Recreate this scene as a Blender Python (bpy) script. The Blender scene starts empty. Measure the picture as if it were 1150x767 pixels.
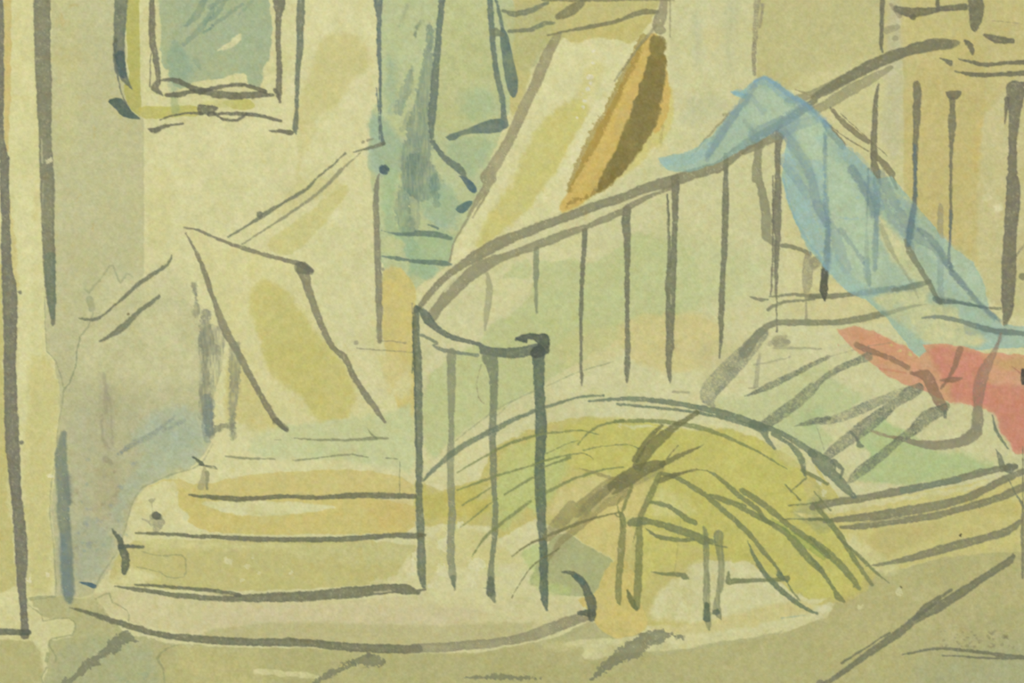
# A sheet of old watercolour paper hanging on a wall, seen square on: a painted interior with a curving railing,
# steps, an arch of hoops, a blue drape and a red cloth. The sheet is flat in the photograph and is built flat,
# at its real place and size; every painted thing is a film of pigment of its own lying on the paper.
import bpy, math
import numpy as np
sc = bpy.context.scene
UNIT = 0.0004                                      # one sheet unit in metres
CX, CZ = 0.0, 1.45                              # middle of the framed part on the wall
cam_d = bpy.data.cameras.new('camera'); cam = bpy.data.objects.new('camera', cam_d); sc.collection.objects.link(cam)
cam_d.sensor_width = 36; cam_d.lens = 50; cam_d.clip_start = .01
cam.location = (CX, -1150*UNIT*50/36, CZ); cam.rotation_euler = (math.pi/2, 0, 0)
sc.camera = cam
w = bpy.data.worlds.new('room_light'); sc.world = w; w.use_nodes = True
w.node_tree.nodes['Background'].inputs[0].default_value = (1, 1, 1, 1)
w.node_tree.nodes['Background'].inputs[1].default_value = 0.6
ld = bpy.data.lights.new('added_area_light', 'AREA'); ld.shape = 'RECTANGLE'; ld.size = 1.6; ld.size_y = 1.6; ld.energy = 42  # soft area lamp added to light the sheet evenly; stands for no window
lo = bpy.data.objects.new('added_area_light', ld); sc.collection.objects.link(lo)
lo.location = (-0.7, -2.3, 2.9)
from mathutils import Vector
lo.rotation_euler = (Vector((0, 0, CZ))-lo.location).to_track_quat('-Z', 'Y').to_euler()
sc.view_settings.view_transform = 'Standard'; sc.view_settings.look = 'None'
sc.view_settings.gamma = 1; sc.view_settings.exposure = 0; sc.view_settings.use_curve_mapping = False
# ------------------------------------------------------------------ the wall behind the sheet
def mat_wall():
    m = bpy.data.materials.new('plaster'); m.use_nodes = True; t = m.node_tree; b = t.nodes['Principled BSDF']
    n = t.nodes.new('ShaderNodeTexNoise'); n.inputs['Scale'].default_value = 60; n.inputs['Detail'].default_value = 6
    r = t.nodes.new('ShaderNodeValToRGB'); r.color_ramp.elements[0].color = (.55, .53, .47, 1); r.color_ramp.elements[1].color = (.66, .64, .57, 1)
    bu = t.nodes.new('ShaderNodeBump'); bu.inputs['Strength'].default_value = .2; bu.inputs['Distance'].default_value = .002
    t.links.new(n.outputs['Fac'], r.inputs[0]); t.links.new(r.outputs[0], b.inputs['Base Color'])
    t.links.new(n.outputs['Fac'], bu.inputs['Height']); t.links.new(bu.outputs[0], b.inputs['Normal'])
    b.inputs['Roughness'].default_value = .9
    return m
def box(name, lo_, hi_, mat):
    v = [(x, y, z) for x in (lo_[0], hi_[0]) for y in (lo_[1], hi_[1]) for z in (lo_[2], hi_[2])]
    f = [(0, 1, 3, 2), (4, 6, 7, 5), (0, 4, 5, 1), (2, 3, 7, 6), (0, 2, 6, 4), (1, 5, 7, 3)]
    me = bpy.data.meshes.new(name); me.from_pydata(v, [], f); me.materials.append(mat)
    o = bpy.data.objects.new(name, me); sc.collection.objects.link(o); return o
wall = box('wall_back', (-1.5, .0008, 0), (1.5, .12, 2.6), mat_wall()); wall['kind'] = 'structure'
# ------------------------------------------------------------------ painting engine: a numpy canvas, one sample per vertex of the paper
FW, FH = 1150, 767                 # the part of the sheet inside the frame, in sheet units (0.4 mm)
MX, MY = 90, 66                    # the sheet goes on this far beyond the frame
NX, NY = FW + 2*MX, FH + 2*MY
rng = np.random.default_rng(7)
def vnoise(cx, cy, seed):
    """smooth value noise with cells of cx by cy units, range -1..1"""
    r = np.random.default_rng(seed)
    gx, gy = int(NX/cx)+4, int(NY/cy)+4
    g = r.uniform(-1, 1, (gy, gx)).astype(np.float32)
    x = np.arange(NX, dtype=np.float32)/cx; y = np.arange(NY, dtype=np.float32)/cy
    xi = x.astype(int); yi = y.astype(int); fx = x-xi; fy = y-yi
    fx = fx*fx*(3-2*fx); fy = (fy*fy*(3-2*fy))[:, None]
    a = g[yi][:, xi]*(1-fx)+g[yi][:, xi+1]*fx
    b = g[yi+1][:, xi]*(1-fx)+g[yi+1][:, xi+1]*fx
    return a*(1-fy)+b*fy
def fbm(c, seed, n=4, cy=None):
    cy = cy or c
    s = 0; a = 1; t = 0
    for i in range(n):
        s = s+a*vnoise(max(c/2**i, 1.), max(cy/2**i, 1.), seed+i); t += a; a *= .6
    return s/t*1.6
GR = 0.6*vnoise(2.0, 2.0, 1)+0.5*vnoise(1.3, 1.3, 2)+0.25*vnoise(4, 4, 3)      # paper tooth
GRV = 0.7*vnoise(1.6, 9, 5)+0.3*GR                                               # bristle streaks, upright
MED = fbm(13, 11); BIG = fbm(70, 21); BLO = fbm(34, 27, 3)
WX = fbm(9, 31, 3); WY = fbm(9, 41, 3); WX2 = fbm(30, 51, 3); WY2 = fbm(30, 61, 3)
ED = fbm(3.2, 71, 2)
PIG = 0.5*vnoise(1.7, 1.7, 81)+0.5*vnoise(3.1, 3.1, 82)+0.3*vnoise(7, 7, 83)
YY, XX = np.mgrid[0:NY, 0:NX].astype(np.float32); XX = XX-MX; YY = YY-MY
TX = dict(A=0, B=230, C=460, D=690, E=910); TY = [0, 190, 380, 567]; KZ = 920/240
def parse(s, n):
    out = []; ox = oy = 0; k = 1.
    for tok in s.split():
        if tok[0] in 'ABCDEF':
            if tok == 'F': ox = oy = 0; k = 1.
            else: ox, oy, k = TX[tok[0]], TY[int(tok[1])], KZ
            continue
        v = [float(q) for q in tok.split(',')]
        p = [ox+v[0]/k, oy+v[1]/k]
        if n == 3: p.append(v[2]/k)
        out.append(p)
    return np.array(out)
CANVAS = np.zeros((NY, NX, 3), np.float32)
OWNER = np.zeros((NY, NX), np.int32)
KEYS = ['paper_sheet']
def key(name, inst=True):
    if not inst and name in KEYS: return KEYS.index(name)
    KEYS.append(name); return len(KEYS)-1
PAPER = np.array((206, 202, 152), np.float32)/255
def col(c):
    c = np.array(c, np.float32)/255
    if c.mean() < .5: return c
    if 0 < c[0]-c[1] < .2: c = c+np.array([-.1, .15, -.15], np.float32)*(c[0]-c[1])
    g = PAPER*(c.mean()/PAPER.mean())
    return g+(c-g)*(.9 if c[2] < g[2] else .8)
def bbox(x0, y0, x1, y1):
    i0, i1 = max(0, int(math.floor(x0))+MX), min(NX, int(math.ceil(x1))+MX+1)
    j0, j1 = max(0, int(math.floor(y0))+MY), min(NY, int(math.ceil(y1))+MY+1)
    return slice(j0, j1), slice(i0, i1)
def blend(sl, c, a):
    CANVAS[sl] += (c-CANVAS[sl])*a[..., None]
def chaikin(p, n):
    for _ in range(n):
        q = np.roll(p, -1, 0)
        p = np.stack([.75*p+.25*q, .25*p+.75*q], 1).reshape(-1, 2)
    return p
def W(name, c, a, pts, soft=1.2, rag=2., edge=0., sm=1, mot=.17, rag2=0., dry=0., own=None, inst=False):
    """a wash: polygon with a wandering rim; edge = pigment gathered at the rim; mot = mottling inside"""
    p = parse(pts, 2)
    p[:, 0] = np.where(p[:, 0] <= 0, -MX-30, np.where(p[:, 0] >= FW, FW+MX+30, p[:, 0]))
    p[:, 1] = np.where(p[:, 1] <= 0, -MY-30, np.where(p[:, 1] >= FH, FH+MY+30, p[:, 1]))
    if sm: p = chaikin(p, sm)
    m = soft+rag*2+rag2*2+4
    sl = bbox(p[:, 0].min()-m, p[:, 1].min()-m, p[:, 0].max()+m, p[:, 1].max()+m)
    X = XX[sl]+WX[sl]*rag+WX2[sl]*rag2; Y = YY[sl]+WY[sl]*rag+WY2[sl]*rag2
    d2 = np.full(X.shape, 1e9, np.float32); ins = np.zeros(X.shape, bool)
    q = np.roll(p, -1, 0)
    for (ax, ay), (bx, by) in zip(p.astype(np.float32), q.astype(np.float32)):
        ex, ey = bx-ax, by-ay; L = ex*ex+ey*ey
        if L < 1e-9: continue
        t = np.clip(((X-ax)*ex+(Y-ay)*ey)/L, 0, 1)
        dx = X-ax-t*ex; dy = Y-ay-t*ey
        np.minimum(d2, dx*dx+dy*dy, out=d2)
        if ay != by:
            ins ^= ((ay > Y) != (by > Y)) & (X < (Y-ay)*ex/ey+ax)
    d = np.sqrt(d2)*np.where(ins, 1, -1)
    cov = np.clip(.5+d/(2*soft), 0, 1); cov = cov*cov*(3-2*cov)
    al = a*cov*(1+mot*(MED[sl]+.6*BLO[sl])+.8*mot*PIG[sl])
    if dry: al = al*np.clip(.5+(1-dry*2)*.8+GR[sl]*1.5, 0, 1)
    if edge: al = al+edge*cov*np.exp(-(np.maximum(d, 0)/1.6)**2)*(.7+.5*MED[sl])
    cc = col(c)*(1+(BLO[sl]*.014+MED[sl]*.012)[..., None]*np.array([1, .9, 1.6], np.float32))
    blend(sl, cc, np.clip(al, 0, 1))
    if own != '' and (own or name):
        k = key(own or name, inst); o = OWNER[sl]; o[cov > .5] = k
INK = (110, 112, 93)
LIGHTINK = (136, 138, 112)
def S(name, pts, c=INK, a=.86, dry=0., rag=.5, inst=True, v=0, own=True, ext=True, soft=1.9):
    """one brush line: x,y,width along its path"""
    p = parse(pts, 3)
    if len(p) == 1: p = np.vstack([p, p+[.5, 0, 0]]); ext = False
    if ext:                                            # lines cut by the frame run on over the rest of the sheet
        for e, f in ((0, 1), (-1, -2)):
            x, y = p[e][:2]
            if x < 3 or x > FW-3 or y < 3 or y > FH-3:
                d = p[e][:2]-p[f][:2]; d = d/max(np.hypot(*d), 1e-6)*70
                n = np.array([[x+d[0], y+d[1], p[e][2]*.8]])
                p = np.vstack([n, p]) if e == 0 else np.vstack([p, n])
    if len(p) > 2:                                     # catmull-rom
        P = np.vstack([2*p[0]-p[1], p, 2*p[-1]-p[-2]]); out = []
        for i in range(1, len(P)-2):
            n = max(2, int(np.hypot(*(P[i+1]-P[i])[:2])/9))
            for t in np.arange(n)/n:
                out.append(.5*((2*P[i])+(-P[i-1]+P[i+1])*t+(2*P[i-1]-5*P[i]+4*P[i+1]-P[i+2])*t*t+(-P[i-1]+3*P[i]-3*P[i+1]+P[i+2])*t**3))
        p = np.array(out+[p[-1]])
    r = np.maximum(p[:, 2]/2, .35)
    m = r.max()+3
    sl = bbox(p[:, 0].min()-m, p[:, 1].min()-m, p[:, 0].max()+m, p[:, 1].max()+m)
    X = XX[sl]+WX[sl]*.5; Y = YY[sl]+WY[sl]*.5
    if X.size == 0: return
    d = np.full(X.shape, 1e9, np.float32)
    for i in range(len(p)-1):
        ax, ay = p[i][:2]; bx, by = p[i+1][:2]; ex, ey = bx-ax, by-ay; L = ex*ex+ey*ey+1e-9
        mm = max(r[i], r[i+1])+4
        i0 = max(0, int(min(ax, bx)-mm-X[0, 0])-2); i1 = int(max(ax, bx)+mm-X[0, 0])+3
        j0 = max(0, int(min(ay, by)-mm-Y[0, 0])-2); j1 = int(max(ay, by)+mm-Y[0, 0])+3
        if i1 <= 0 or j1 <= 0: continue
        ss = (slice(j0, j1), slice(i0, i1)); xx = X[ss]; yy = Y[ss]
        t = np.clip(((xx-ax)*ex+(yy-ay)*ey)/L, 0, 1)
        dd = np.hypot(xx-ax-t*ex, yy-ay-t*ey)-(r[i]+(r[i+1]-r[i])*t)
        d[ss] = np.minimum(d[ss], dd)
    g = GRV if v else GR
    dd = d+ED[sl]*rag+MED[sl]*rag*np.clip(r.max()/4, .3, 1.3)
    cov = np.clip(.5-dd/soft, 0, 1); cov = cov*cov*(3-2*cov)
    rim = np.exp(-((d+1.4)/1.5)**2)*.05
    al = a*cov*(.96+.16*PIG[sl]+.07*MED[sl])+rim*cov
    # brush grain: the tooth of the paper shows through
    al = al*(1-np.clip((g[sl]-.45)*1.3, 0, .6)*(.35+dry))
    if dry: al = al*np.clip(1.15-dry*.75+g[sl]*.8*dry+MED[sl]*.4*dry, .05, 1)
    blend(sl, col(c), np.clip(al*(.9 if sum(c) < 380 else 1), 0, 1))
    if own and name:
        k = key(name, inst); o = OWNER[sl]; o[np.clip(.5-d/1.7, 0, 1) > .42] = k
# ------------------------------------------------------------------ the painting, back to front
CANVAS[:] = col((208, 203, 151))
TEAL = (98, 116, 104); DK = (92, 96, 82); WARM = (138, 130, 102); SLATE = (86, 102, 100)
# --- walls and ground washes
W('painted_wall', (188, 186, 139), .95, 'F 58,0 162,0 162,330 178,420 240,420 240,480 150,560 130,640 60,640 62,480 66,440 52,400 50,360 58,300', soft=1, rag=.6, edge=.05, sm=0)
W('painted_wall', (209, 204, 152), .95, 'F 162,0 430,0 430,300 428,385 470,385 470,500 240,500 212,300 195,290 162,330', soft=1.4, rag=.6, sm=0)
W('painted_wall', (194, 190, 134), .6, 'F 60,0 90,0 90,150 62,200', soft=12, own='')
W('painted_wall', (198, 195, 147), .85, 'A1 390,520 490,430 620,480 640,420 730,400 830,520 850,700 A2 850,60 560,250 330,260 330,180 360,60 370,0', soft=6, rag=3, own='')
W('painted_wall', (203, 194, 137), .5, 'A1 625,0 760,0 740,250 640,420', soft=4, rag=3, own='')
W('painted_wall', (199, 190, 128), .7, 'B0 490,180 560,140 690,150 720,300 640,330 600,420 420,560 360,560 450,330', soft=5, rag=3, own='')
W('painted_wall', (200, 192, 132), .6, 'B0 400,500 500,520 440,660 400,767 B1 560,30 620,110 480,120 330,210 300,180 380,60 400,0', soft=3, rag=3, own='')
W('painted_wall', (199, 191, 126), .8, 'B1 530,110 600,60 625,100 520,230 400,360 300,370 260,310 400,220', soft=2, rag=2, own='', edge=.04)
W('painted_wall', (216, 212, 162), .7, 'B1 540,180 600,190 590,250 530,240', soft=6, own='')
W('painted_wall', (205, 202, 150), .5, 'B1 420,300 700,260 720,700 560,767', soft=16, own='')
# middle wall
W('painted_wall', (203, 200, 150), .97, 'F 500,300 560,240 750,180 752,0 850,0 850,100 880,150 880,340 800,440 620,480 470,500 470,360', soft=1.5, rag=1, sm=0)
W('painted_wall', (191, 185, 130), .95, 'F 851,0 992,0 992,70 920,100 850,100', soft=1.5, rag=1, sm=0)
W('painted_wall', (202, 196, 142), .85, 'F 905,85 990,60 1020,60 1015,330 950,330 880,300 890,120', soft=7, rag=1)
W('painted_wall', (205, 199, 145), .8, 'D0 800,320 920,280 920,380 860,400 780,370', soft=8, own='')
for s in ('D0 330,60 370,60 390,250 340,300','D0 470,60 530,0 540,60 500,200 520,300 480,280','D0 300,420 420,400 520,480 280,560'):
    W('painted_wall', (182, 186, 148), .45, s, soft=7, rag=2, own='')
W('painted_wall', (206, 192, 136), .5, 'D0 390,110 450,110 470,200 380,220', soft=6, own='')
W('painted_wall', (197, 184, 126), .95, 'F 992,0 1150,0 1150,300 1100,300 1015,300 1014,70 992,60', soft=1.5, rag=1, sm=0)
W('painted_wall', (190, 188, 150), .7, 'E0 330,0 360,0 400,260 395,620 360,700 290,560 330,400', soft=5, rag=2)
W('painted_wall', (198, 181, 122), .88, 'F 1016,75 1105,20 1106,170 1098,260 1090,285 1060,300 1030,230 1015,190', soft=1.3, rag=1.5, edge=.05)
W('painted_wall', (203, 189, 128), .6, 'E0 380,60 470,50 600,150 640,300 420,280', soft=3, own='')
W('painted_wall', (206, 175, 112), .5, 'E0 700,560 750,500 755,700 720,767 690,700', soft=4, own='')
W('painted_wall', (197, 184, 128), .8, 'E0 755,60 920,60 920,330 750,340', soft=4, own='')
W('painted_wall', (199, 190, 138), .9, 'F 1106,80 1150,80 1150,380 1110,350 1095,290', soft=3, rag=2)
for s in ('E1 740,110 770,100 780,130 745,140','E1 790,150 830,150 830,180 795,185'):
    W('painted_wall', (214, 208, 164), .7, s, soft=2, own='')
# green-tinted middle wall
W('painted_wall', (187, 194, 136), .9, 'C1 330,690 440,620 530,540 535,400 600,400 700,375 760,420 920,330 D1 60,260 200,300 330,330 400,600 200,640 100,690 C2 700,120 560,200 400,300 250,380 60,560 60,190 150,100 320,0', soft=2.5, rag=2, edge=.03)
W('painted_wall', (182, 192, 133), .6, 'C1 380,470 500,380 520,400 530,470 470,475', soft=2, own='', edge=.05)
W('painted_wall', (207, 203, 151), .9, 'C1 330,480 520,475 525,530 420,610 330,680 300,600', soft=1.6, own='')
W('painted_wall', (207, 203, 150), .8, 'C1 540,330 760,270 750,350 700,370 655,410 600,360', soft=1.5, own='')
W('painted_wall', (205, 191, 132), .8, 'F 690,362 740,350 812,356 808,408 760,424 700,400', soft=4, rag=2, own='')
W('painted_wall', (200, 190, 130), .5, 'F 610,385 700,360 700,400 640,420', soft=7, rag=2, own='')
W('painted_wall', (207, 204, 154), .75, 'F 620,415 760,425 830,400 860,380 800,450 700,440 640,450', soft=6, rag=2, own='')
W('painted_wall', (190, 197, 141), .6, 'F 690,250 860,280 850,330 780,350 700,340', soft=14, own='')
# --- left pillar
W('painted_pillar', (209, 204, 148), .95, 'F 4,0 38,0 45,170 50,330 50,395 62,405 69,430 70,448 65,480 62,500 61,540 56,585 62,610 64,668 30,675 8,690 0,690 0,170', soft=1.2, rag=1.2, edge=.06)
W('painted_pillar', (200, 190, 127), .75, 'A2 110,90 200,80 250,180 240,380 225,600 A3 210,60 235,370 120,400 120,200 100,0 A2 90,430 130,300', soft=5, rag=3, own='')
W('painted_pillar', (203, 180, 120), .85, 'A0 16,-300 52,0 46,300 40,650 16,660', soft=1, own='', edge=.05)
W('painted_pillar', (203, 186, 124), .75, 'A1 40,80 60,280 85,480 80,530 55,500 42,300', soft=1.2, own='')
W('painted_pillar', (203, 186, 124), .45, 'A1 150,80 170,100 160,250 130,200', soft=3, own='')
W('painted_pillar', (212, 208, 155), .6, 'A1 60,0 150,0 150,200 140,500 A2 120,60 100,767 80,767 75,200 A1 80,600', soft=4, own='')
W('painted_pillar', (193, 183, 116), .85, 'A1 0,280 12,300 12,767 A2 25,300 45,600 50,767 A3 60,200 70,400 0,420', soft=1.5, own='')
W('painted_pillar', (207, 202, 148), .7, 'A2 25,560 45,600 55,767 30,767', soft=2, own='')
# --- green framed panel
W('painted_frame', (207, 202, 149), .9, 'F 141,0 330,0 330,140 162,135 141,115', soft=1.5, own='painted_frame', mot=.04)
W('painted_frame/green_panel', (158, 175, 138), .93, 'A0 675,0 B0 255,0 290,100 280,250 250,300 245,375 185,370 180,315 100,330 0,350 A0 870,350 820,370 760,380 730,330 690,270 690,130', soft=1.2, rag=2, edge=.05, mot=.18)
W('', (134, 163, 136), .5, 'A0 740,150 790,200 840,320 800,340 750,400 730,400 720,260', soft=3, rag=3, own='')
W('', (170, 182, 140), .5, 'A0 680,0 740,0 760,100 700,260 685,130', soft=4, rag=3, own='')
W('', (212, 206, 155), .85, 'B0 40,220 90,200 150,140 165,150 160,180 100,215', soft=1, rag=1.5, own='')
W('', (209, 203, 150), .9, 'B0 -60,350 60,340 120,318 182,312 184,370 60,365 -60,385', soft=1.2, rag=1.5, own='')
for s,w in (('A0 880,0,26 850,60,30 800,110,20',.5),('A0 920,40,20 860,130,30 790,190,16',.45),('A0 920,110,14 870,140,10',.4),('B0 90,0,20 50,60,24 0,100,16',.45),('B0 160,20,14 60,90,16 0,140,10',.45),('B0 60,10,20 20,30,20',.5),('A0 845,260,26 860,300,10',.3),('B0 200,10,12 150,60,10',.3)):
    S('', s, c=(104, 128, 116), a=w, dry=.5, rag=1.2, own=False)
W('painted_frame/gilt_border', (179, 175, 96), .9, 'A0 545,0 600,0 600,150 605,400 612,510 570,480 545,440 530,370 560,330 545,250', soft=.9, rag=.8, edge=.05)
W('painted_frame/gilt_border', (189, 182, 100), .85, 'A0 600,455 700,460 860,450 870,500 760,500 640,515 600,500', soft=1, rag=.8, edge=.06)
W('painted_frame/gilt_border', (189, 183, 104), .85, 'B0 70,440 130,425 210,430 215,470 150,480 100,460', soft=1, rag=1.2, edge=.05)
W('', (196, 190, 120), .6, 'B0 -20,430 100,430 150,460 60,470 -20,460', soft=3, own='')
W('', (160, 172, 122), .7, 'A0 735,400 765,410 770,500 730,490', soft=2, own='')
# --- teal curtain zone
W('painted_curtain', (181, 192, 142), .95, 'F 425,0 600,0 620,40 596,80 560,150 535,230 508,290 500,300 478,315 462,330 428,305 424,240 414,200 414,130 428,110 428,60', soft=1.3, rag=2, edge=.05)
W('painted_curtain', (186, 190, 134), .95, 'C0 150,0 335,0 350,200 400,430 400,520 300,530 150,590 100,520 120,250', soft=2, own='')
W('', (160, 183, 138), .6, 'C0 230,380 360,380 400,500 280,540 210,480', soft=8, rag=3, own='')
W('', (158, 182, 140), .7, 'C0 150,600 380,590 300,740 240,767 170,700', soft=6, rag=3, own='')
W('', (152, 178, 148), .8, 'B0 710,480 760,500 800,540 880,640 840,767 720,767 705,600', soft=5, rag=3, own='')
W('', (150, 176, 145), .6, 'B0 780,220 830,300 820,480 780,480', soft=6, rag=3, own='')
W('', (160, 186, 138), .8, 'B1 760,0 840,0 810,150 840,270 C1 200,260 190,400 100,420 0,440 B1 900,450 870,400 880,340 770,270', soft=3, rag=3, own='')
W('', (150, 182, 144), .75, 'B1 820,280 920,300 C1 60,420 120,410 100,470 20,470 0,440 B1 880,380', soft=3, rag=3, own='')
W('', (148, 178, 148), .7, 'C1 60,0 250,130 180,280 60,230', soft=6, rag=4, own='')
W('', (190, 194, 138), .8, 'B1 770,290 860,300 860,340 770,370', soft=3, own='')
for s,w,c in (('C0 90,125,34 75,300,46 55,430,64 40,560,96 30,680,130 50,790,150',.78,(116,134,120)),('C1 35,-30,90 20,90,54 20,250,40',.45,(112,128,116)),('B1 900,-40,60 860,100,60 850,180,60 880,265,60',.7,(112,134,118)),('C1 115,50,50 115,140,28',.6,(108,132,118)),
              ('B0 885,310,26 860,400,40 835,470,44',.55,(112,132,122)),('B0 880,490,16 850,560,20',.4,(112,132,122)),('B0 915,110,16 905,150,8',.6,(112,125,110)),('C0 50,90,20 20,150,12',.4,(120,132,112)),('B0 870,30,14 840,110,16',.25,(122,140,122)),('C0 10,290,14 10,390,14',.4,(125,140,118))):
    S('painted_curtain/shadow_stroke', s, c=c, a=w, dry=.5, rag=1.6, soft=3, v=1)
# --- ochre below the curtain
W('painted_wall', (206, 186, 118), .9, 'F 428,303 445,298 466,315 468,345 466,500 440,440 430,385', soft=1.8, rag=2, edge=.03)
W('', (212, 206, 152), .8, 'B2 560,60 880,70 890,240 830,260 760,200 650,130', soft=4, rag=2, own='')
W('', (207, 190, 128), .6, 'B2 740,60 890,60 860,150 800,240 770,160', soft=3, rag=2, own='')
# --- top centre ochre
W('painted_wall', (193, 182, 120), .95, 'F 575,0 745,0 744,20 700,40 628,50 600,60 590,110 570,140 578,60', soft=2, rag=1.5)
W('', (180, 180, 124), .7, 'C0 390,30 560,20 640,60 620,140 560,280 480,330 430,180', soft=8, own='')
# --- leaning board (large)
W('painted_board', (212, 207, 155), .97, 'C0 640,170 700,150 860,110 D0 0,90 170,50 230,120 240,400 200,640 60,740 C1 880,100 600,200 420,280 290,370 180,420 170,400 190,320 320,110 C0 400,660 540,400', soft=1.2, rag=1)
W('painted_board', (194, 180, 112), .85, 'C0 660,150 760,130 D0 0,95 130,60 180,60 100,170 60,200 C0 920,170 800,160 700,190', soft=2, rag=1.5, own='')
W('painted_board', (201, 192, 118), .9, 'C0 700,420 760,430 780,480 720,600 660,720 C1 580,60 540,140 400,280 270,350 330,200 440,60 C0 540,560 600,490', soft=4, rag=3, own='')
W('painted_board', (205, 196, 128), .6, 'C0 760,270 860,260 780,420 700,440', soft=5, rag=3, own='')
W('', (216, 212, 166), .6, 'C0 820,420 860,430 720,680 660,767 620,767 700,600', soft=2, rag=2, own='')
W('painted_board', (205, 193, 122), .9, 'D0 225,350 260,400 250,520 200,640 160,640 130,690 60,745 C1 880,60 780,120 700,180 640,200 680,120 D0 60,640', soft=2.5, rag=2, own='')
W('painted_board/orange_edge', (208, 170, 102), .92, 'F 726,38 742,36 752,92 753,110 749,132 738,152 730,146 720,150 700,190 690,206 666,219 646,232 626,240 634,222 660,165 690,108', soft=1.5, rag=1.6, edge=.03)
W('painted_board/dark_edge', (130, 120, 72), .88, 'F 730,36 746,41 750,80 746,100 739,133 724,163 706,187 690,205 672,216 668,212 680,188 700,150 716,104 728,70', soft=1.8, rag=2.6, mot=.2)
for s,w,c in (('F 722,42,8 708,72,10 695,100,11 678,135,13 660,168,12 646,195,9 638,214,5',.72,(146,126,62)),('F 745,140,4 742,158,5',.4,(150,134,84)),('F 678,205,9 664,220,4 640,226,5 637,232,4',.6,(130,112,58)),('F 690,190,8 685,207,5',.6,(126,112,60))):
    S('painted_board/dark_edge', s, c=c, a=w, dry=.35, rag=1.8, inst=False, soft=3)
S('painted_board/orange_edge', 'F 712,82,5 690,130,6 668,180,7 652,212,9', c=(218,180,106), a=.5, inst=False, dry=.3, soft=3)
for s in ('C0 790,220,14','C0 785,270,12','C0 775,330,16','C0 780,360,12','C0 765,385,10','C0 745,410,10','C0 750,430,10','C0 745,460,12','C0 718,505,14'):
    S('', s, c=(214, 212, 190), a=.8, rag=1.6, own=False)
# --- small leaning panel
W('painted_panel', (209, 202, 146), .9, 'A1 800,255 B1 0,280 400,405 440,440 550,767 B2 770,360 700,395 330,395 100,20 B1 0,460', soft=1.4, rag=1)
W('', (198, 188, 116), .85, 'B1 170,580 250,460 350,520 480,700 540,767 B2 640,180 660,260 600,370 480,350 400,230 300,180 240,80 B1 240,700', soft=4, rag=3, own='')
W('', (197, 187, 112), .5, 'B2 240,0 460,0 520,100 480,170 560,340 480,340 320,150 240,70', soft=3, rag=3, own='')
W('', (200, 190, 120), .4, 'B1 170,400 250,400 200,480', soft=5, own='')
W('painted_panel/underside', (200, 189, 126), .85, 'B2 100,60 160,110 330,370 330,420 180,400 160,360 70,360', soft=3, rag=2)
# --- blue grey side of the stair, with tide marks
W('painted_stair_side', (186, 184, 139), .92, 'A1 200,700 330,700 360,640 600,560 860,560 A2 860,60 890,300 915,440 890,510 835,560 740,585 660,620 600,650 565,720 550,767 A3 520,170 460,290 415,350 400,390 250,400 235,370 240,150 218,0 A2 240,600 260,300 240,90', soft=1.2, rag=2, edge=.16, mot=.1)
W('', (198, 195, 147), .8, 'A1 370,640 600,560 840,560 A2 860,60 860,180 600,200 350,190 340,60', soft=12, rag=3, own='')
W('', (178, 178, 140), .7, 'A2 330,230 600,260 640,500 560,767 A3 400,340 260,390 280,0 A2 300,400', soft=10, rag=3, own='')
W('', (168, 182, 154), .75, 'A2 620,330 760,280 860,320 910,430 840,545 740,575 600,640 520,767 A3 520,100 470,60 480,0 A2 640,500 560,450', soft=8, rag=4, own='', edge=.04)
W('', (158, 174, 152), .45, 'A2 640,380 800,330 880,430 700,520', soft=9, rag=4, own='')
W('', (160, 170, 146), .6, 'A3 310,60 460,80 500,170 410,330 320,320', soft=7, rag=5, own='')
W('', (174, 164, 128), .5, 'A2 420,540 500,500 540,650 A3 440,100 400,80 400,0', soft=5, rag=4, own='')
W('', (172, 158, 138), .35, 'A2 420,160 490,180 500,470 440,480', soft=4, rag=3, own='')
for i, s in enumerate(('A3 425,68,22','A3 370,80,10','A3 335,120,8','A2 575,540,14','A3 380,170,24','A2 520,640,16','A2 480,720,12','A2 590,580,10','A3 390,20,10')):
    S('', s, c=(118, 140, 156), a=.32, rag=2, own=False, soft=5)
# tide marks on the wall
for s in ('A1 400,238,14 402,265,8','A0 262,60,12 270,100,12','A1 330,140,8 345,110,6','A0 405,540,5 405,610,5','A0 330,20,8 300,30,8'):
    S('', s, c=(190, 168, 112), a=.45, rag=1.5, own=False)
# --- ground
W('painted_floor', (181, 176, 120), .97, 'F 0,706 30,715 50,735 45,767 0,767', soft=3, rag=2)
W('painted_floor', (178, 176, 125), .95, 'A3 120,400 240,392 330,400 400,395 500,520 560,560 700,590 920,610 C3 0,650 300,640 600,590 770,500 D3 350,600 600,550 740,530 C3 900,767 0,767 A3 170,767 200,680 215,585 300,570 330,520 300,488 200,500', soft=1.2, rag=2, edge=.04, own='painted_floor', inst=False, sm=0)
W('painted_floor', (181, 176, 121), .97, 'A3 700,600 920,615 B3 400,615 920,640 C3 300,635 600,580 760,600 920,620 D3 200,645 500,600 760,545 920,480 E3 100,430 240,290 420,265 600,215 920,170 F 1150,767 F 130,767 A3 690,640', soft=1.2, rag=1.2, edge=.02, sm=0)
W('', (193, 184, 122), .55, 'A3 730,610 920,620 B3 300,630 200,767 A3 740,767', soft=8, rag=3, own='')
W('', (168, 172, 130), .7, 'E3 420,420 920,560 920,767 500,767', soft=26, own='')
W('', (186, 178, 124), .6, 'F 960,650 1150,610 1150,680 1010,760 900,740', soft=22, own='')
W('', (168, 174, 128), .7, 'A3 230,600 440,560 560,590 690,640 700,767 190,767', soft=6, rag=4, own='')
W('', (206, 200, 146), .85, 'A3 -20,480 110,415 190,495 300,485 330,520 300,570 220,585 90,580 -20,580', soft=1.5, rag=1.5, own='')
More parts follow.
